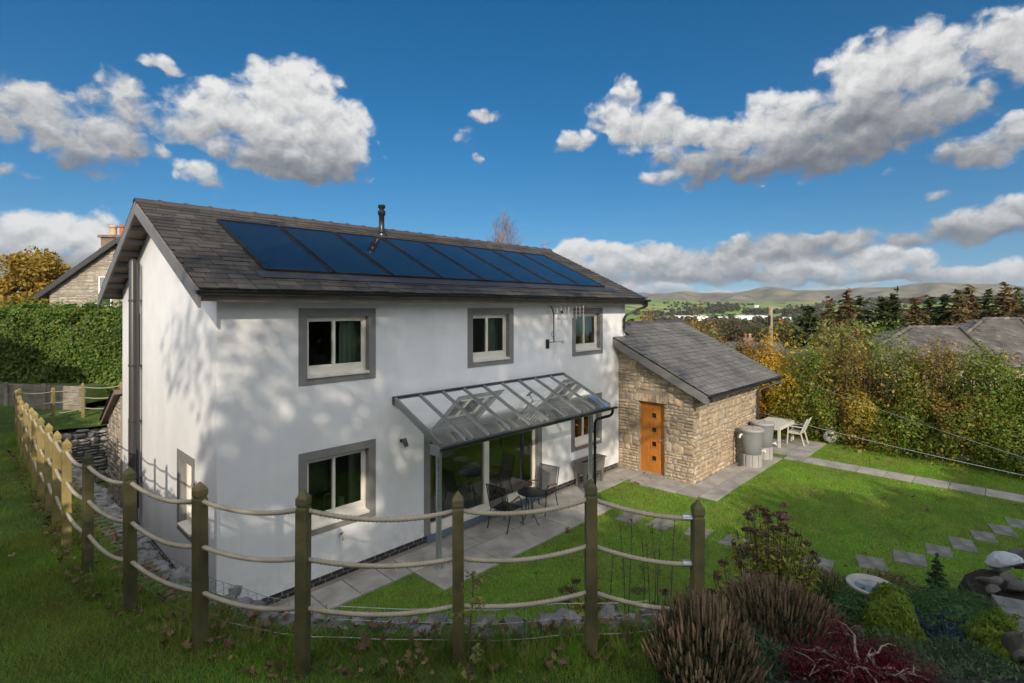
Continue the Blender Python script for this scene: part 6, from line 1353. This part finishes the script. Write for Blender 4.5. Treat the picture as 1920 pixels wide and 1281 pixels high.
# red cut-leaf maple with bare grey arching limbs
b = on_ground(1615, 3.95)-np.array([0, 0, .03]); t = thing('red_maple', 'dark red cut-leaf maple with bare grey arching branches at the bottom edge', 'maple', b)
s = MB(); g3 = np.random.default_rng(9); tips = []
for i in range(15):
    a = g3.uniform(0, 6.3); l = g3.uniform(.3, .62); hh = g3.uniform(.17, .34); dd = RX*math.cos(a)+FW*math.sin(a)*.7; p = []
    for f in np.linspace(0, 1, 8): p.append(np.array([dd[0]*l*f, dd[1]*l*f, hh*(2.1*f-1.45*f*f)])+g3.normal(size=3)*.014*(f > 0))
    s.tube(p, [.014*(1-f)+.003 for f in np.linspace(0, 1, 8)], 6); tips.append(p[-1]); tips.append(p[-3])
    for _ in range(3):
        j = g3.integers(3, 7); q = p[j]+g3.normal(size=3)*(.1, .1, .05); s.tube([p[j], (p[j]+q)/2+np.array([0, 0, .02]), q], [.006, .004, .002], 4, False); tips.append(q)
s.build('limbs', m_palebark, t, True); tips = np.array(tips); idx = g3.integers(0, len(tips), 9000); q = tips[idx]*g3.uniform(.75, 1.1, (9000, 1))+g3.normal(size=(9000, 3))*(.075, .075, .045)-np.array([0, 0, .05]); q[:, 2] = np.maximum(q[:, 2], .02)
leaves('foliage', q, np.tile([0, 0, .5], (9000, 1)), .05, mRd, t, asp=.18, jit=.7, tdir=np.tile([0, 0, -.6], (9000, 1))+ball(9000))
# bird bath
b = on_ground(1634, 6.35); hb = CH-(1097-CYH)/CF*6.35-b[2]; t = thing('bird_bath', 'round stone bird bath with water standing in the rockery', 'bird bath', b)
s = MB(); s.lathe((0, 0, 0), [(.13, -.1), (.13, .04), (.09, .07), (.055, .12), (.05, hb-.2), (.075, hb-.13), (.08, hb-.11)], 20); s.build('pedestal', m_concrete, t, True, auto=40)
s = MB(); s.lathe((0, 0, hb), [(.06, -.115), (.12, -.105), (.22, -.055), (.26, -.015), (.262, .005), (.255, .012), (.205, .0), (.18, -.02), (.10, -.045), (.02, -.05)], 36); s.build('bowl', m_concrete, t, True, auto=50)
s = MB(); s.lathe((0, 0, hb), [(.183, -.021), (.01, -.019)], 36); s.build('water', m_water, t); s = MB(); s.blob((-.12, .06, hb-.005), (.035, .02, .02), 3, 8); s.build('pebble', m_rock, t)
# rocks and stone slabs
def rock(label, p, rad, m, seed, name='rock', rough=.35): s = MB(); s.blob((0, 0, 0), rad, seed, 22, rough); gq = np.random.default_rng(seed+7); s.V = [tuple(np.array(v)*(1+gq.normal()*.022)+np.sin(np.array(v)[[1, 2, 0]]*31+seed)*.012) for v in s.V]; o = s.build(name, m, None, True, auto=24); o.location = p; return tag(o, label, 'rock', 'rocks of the rockery')
p = at(1882, 1049, 7.7)-np.array([0, 0, .02]); rock('large pale blue-white boulder at the right edge of the rockery', p, (.215, .17, .14), m_rockblue, 4)
for i, (u, v, d, rr_, lb_) in enumerate([(1856, 1094, 7.2, (.15, .12, .08), 'grey rock below left of the pale boulder'), (1905, 1096, 7.2, (.16, .14, .09), 'grey rock directly below the pale boulder'), (1918, 1046, 8.0, (.16, .16, .14), 'dark rock right of the pale boulder'), (1608, 1200, 5.9, (.1, .09, .11), 'grey rock at the foot of the bird bath'), (1222, 1168, 4.25, (.13, .1, .09), 'grey rock at the end of the gabion wall, upper'), (1262, 1212, 3.95, (.09, .07, .11), 'upright grey rock at the end of the gabion wall, lower'), (1905, 1215, 5.0, (.07, .07, .11), 'grey rock right of the rounded golden thuja')]):
    rock(lb_, at(u, v, d), rr_, m_rock, 30+i)
for u, v, d, a, b_, rz_, lb_ in ((1915, 1140, 6.6, .5, .45, .3, 'upper stone step at the right edge'), (1950, 1245, 5.1, .34, .6, .5, 'lower stone step at the bottom right corner'), (1930, 1180, 5.9, .45, .3, .3, 'middle stone step at the right edge')):
    s = MB(); s.box(-a/2, a/2, -b_/2, b_/2, -.25, 0); o = s.build('stone_step', m_step, bevel=.012); o.location = at(u, v, d); o.rotation_euler = (0, 0, rz_); tag(o, lb_, 'stone step', 'stone steps of the rockery')
s = MB(); dbz = at(1880, 1078, 7.6); s.blob((0, 0, 0), (.75, .62, .48), 77, 16, .2); o = s.build('soil_mound', m_soil, None, True); o.location = dbz-np.array([0, 0, .43]); tag(o, kind='structure')
# sapling by the middle front post
b = at(884, 1296, 3.42); t = thing('sapling', 'thin sapling with sparse pale green and yellow leaves before a middle fence post', 'sapling', b); mSa = leafmat('sapling_leaves', [(.16, .22, .07), (.22, .24, .07), (.30, .24, .05), (.12, .18, .06), (.28, .22, .12)], .2, 5)
s = MB(); tp = np.array([(0, 0, -.2), (.01, 0, .15), (-.015, .01, .33), (.0, .0, .5), (.015, 0, .64), (.01, .0, .75)]); s.tube(list(tp), [.008, .007, .006, .005, .004, .002], 6); g3 = np.random.default_rng(15); Pq = []; Dq = []
for i in range(26):
    f = g3.uniform(.05, .98); k_ = f*4.99; j = int(k_); c = tp[j]+(tp[j+1]-tp[j])*(k_-j); a = g3.uniform(0, 6.3); l = g3.uniform(.04, .13)*(1.1-.35*f); e = c+np.array([math.cos(a)*l, math.sin(a)*l, g3.uniform(.0, .05)]); s.tube([c, (c+e)/2, e], [.003, .002, .0015], 4, False)
    m_ = g3.integers(5, 10); Pq.append(c+(e-c)*g3.uniform(.4, 1.15, (m_, 1))+g3.normal(size=(m_, 3))*.016); Dq.append(np.tile(e-c, (m_, 1))+g3.normal(size=(m_, 3))*.05)
s.build('stem', m_bark, t, True); Pq = np.concatenate(Pq); leaves('foliage', Pq, np.tile([0, 0, 1.], (len(Pq), 1)), .034, mSa, t, asp=.5, jit=.7, tdir=np.concatenate(Dq))
# low ground cover filling the bed
q = []
for _ in range(2600):
    r, d = rng.uniform(1.3, 6.6), rng.uniform(3.6, 8.9)
    if r > 1.2+(d-3.9)*.42 and abs(r) < 1.05*d: q.append((*W(r, d, 0)[:2], float(zr(np.array(r), np.array(d)))+.03))
q = np.array(q); q = np.repeat(q, 9, 0)+rng.normal(size=(len(q)*9, 3))*(.07, .07, .03); o = leaves('ground_cover', q, np.tile([0, 0, 1.], (len(q), 1)), .028, mJu, None, asp=.4, jit=.9); tag(o, kind='stuff')

# ------------------------------------------------------------------ air between here and the fells
m_haze, _nt, _o = new_mat('thin_haze')
_v = N(_nt, 'VolumePrincipled', {'Color': (.80, .87, .95, 1), 'Density': HAZE, 'Anisotropy': .3}); _nt.links.new(_v.outputs[0], _o.inputs['Volume'])
s = MB(); s.box(-13000, 13000, -13000, 13000, -70, 420); tag(s.build('haze', m_haze), kind='stuff')
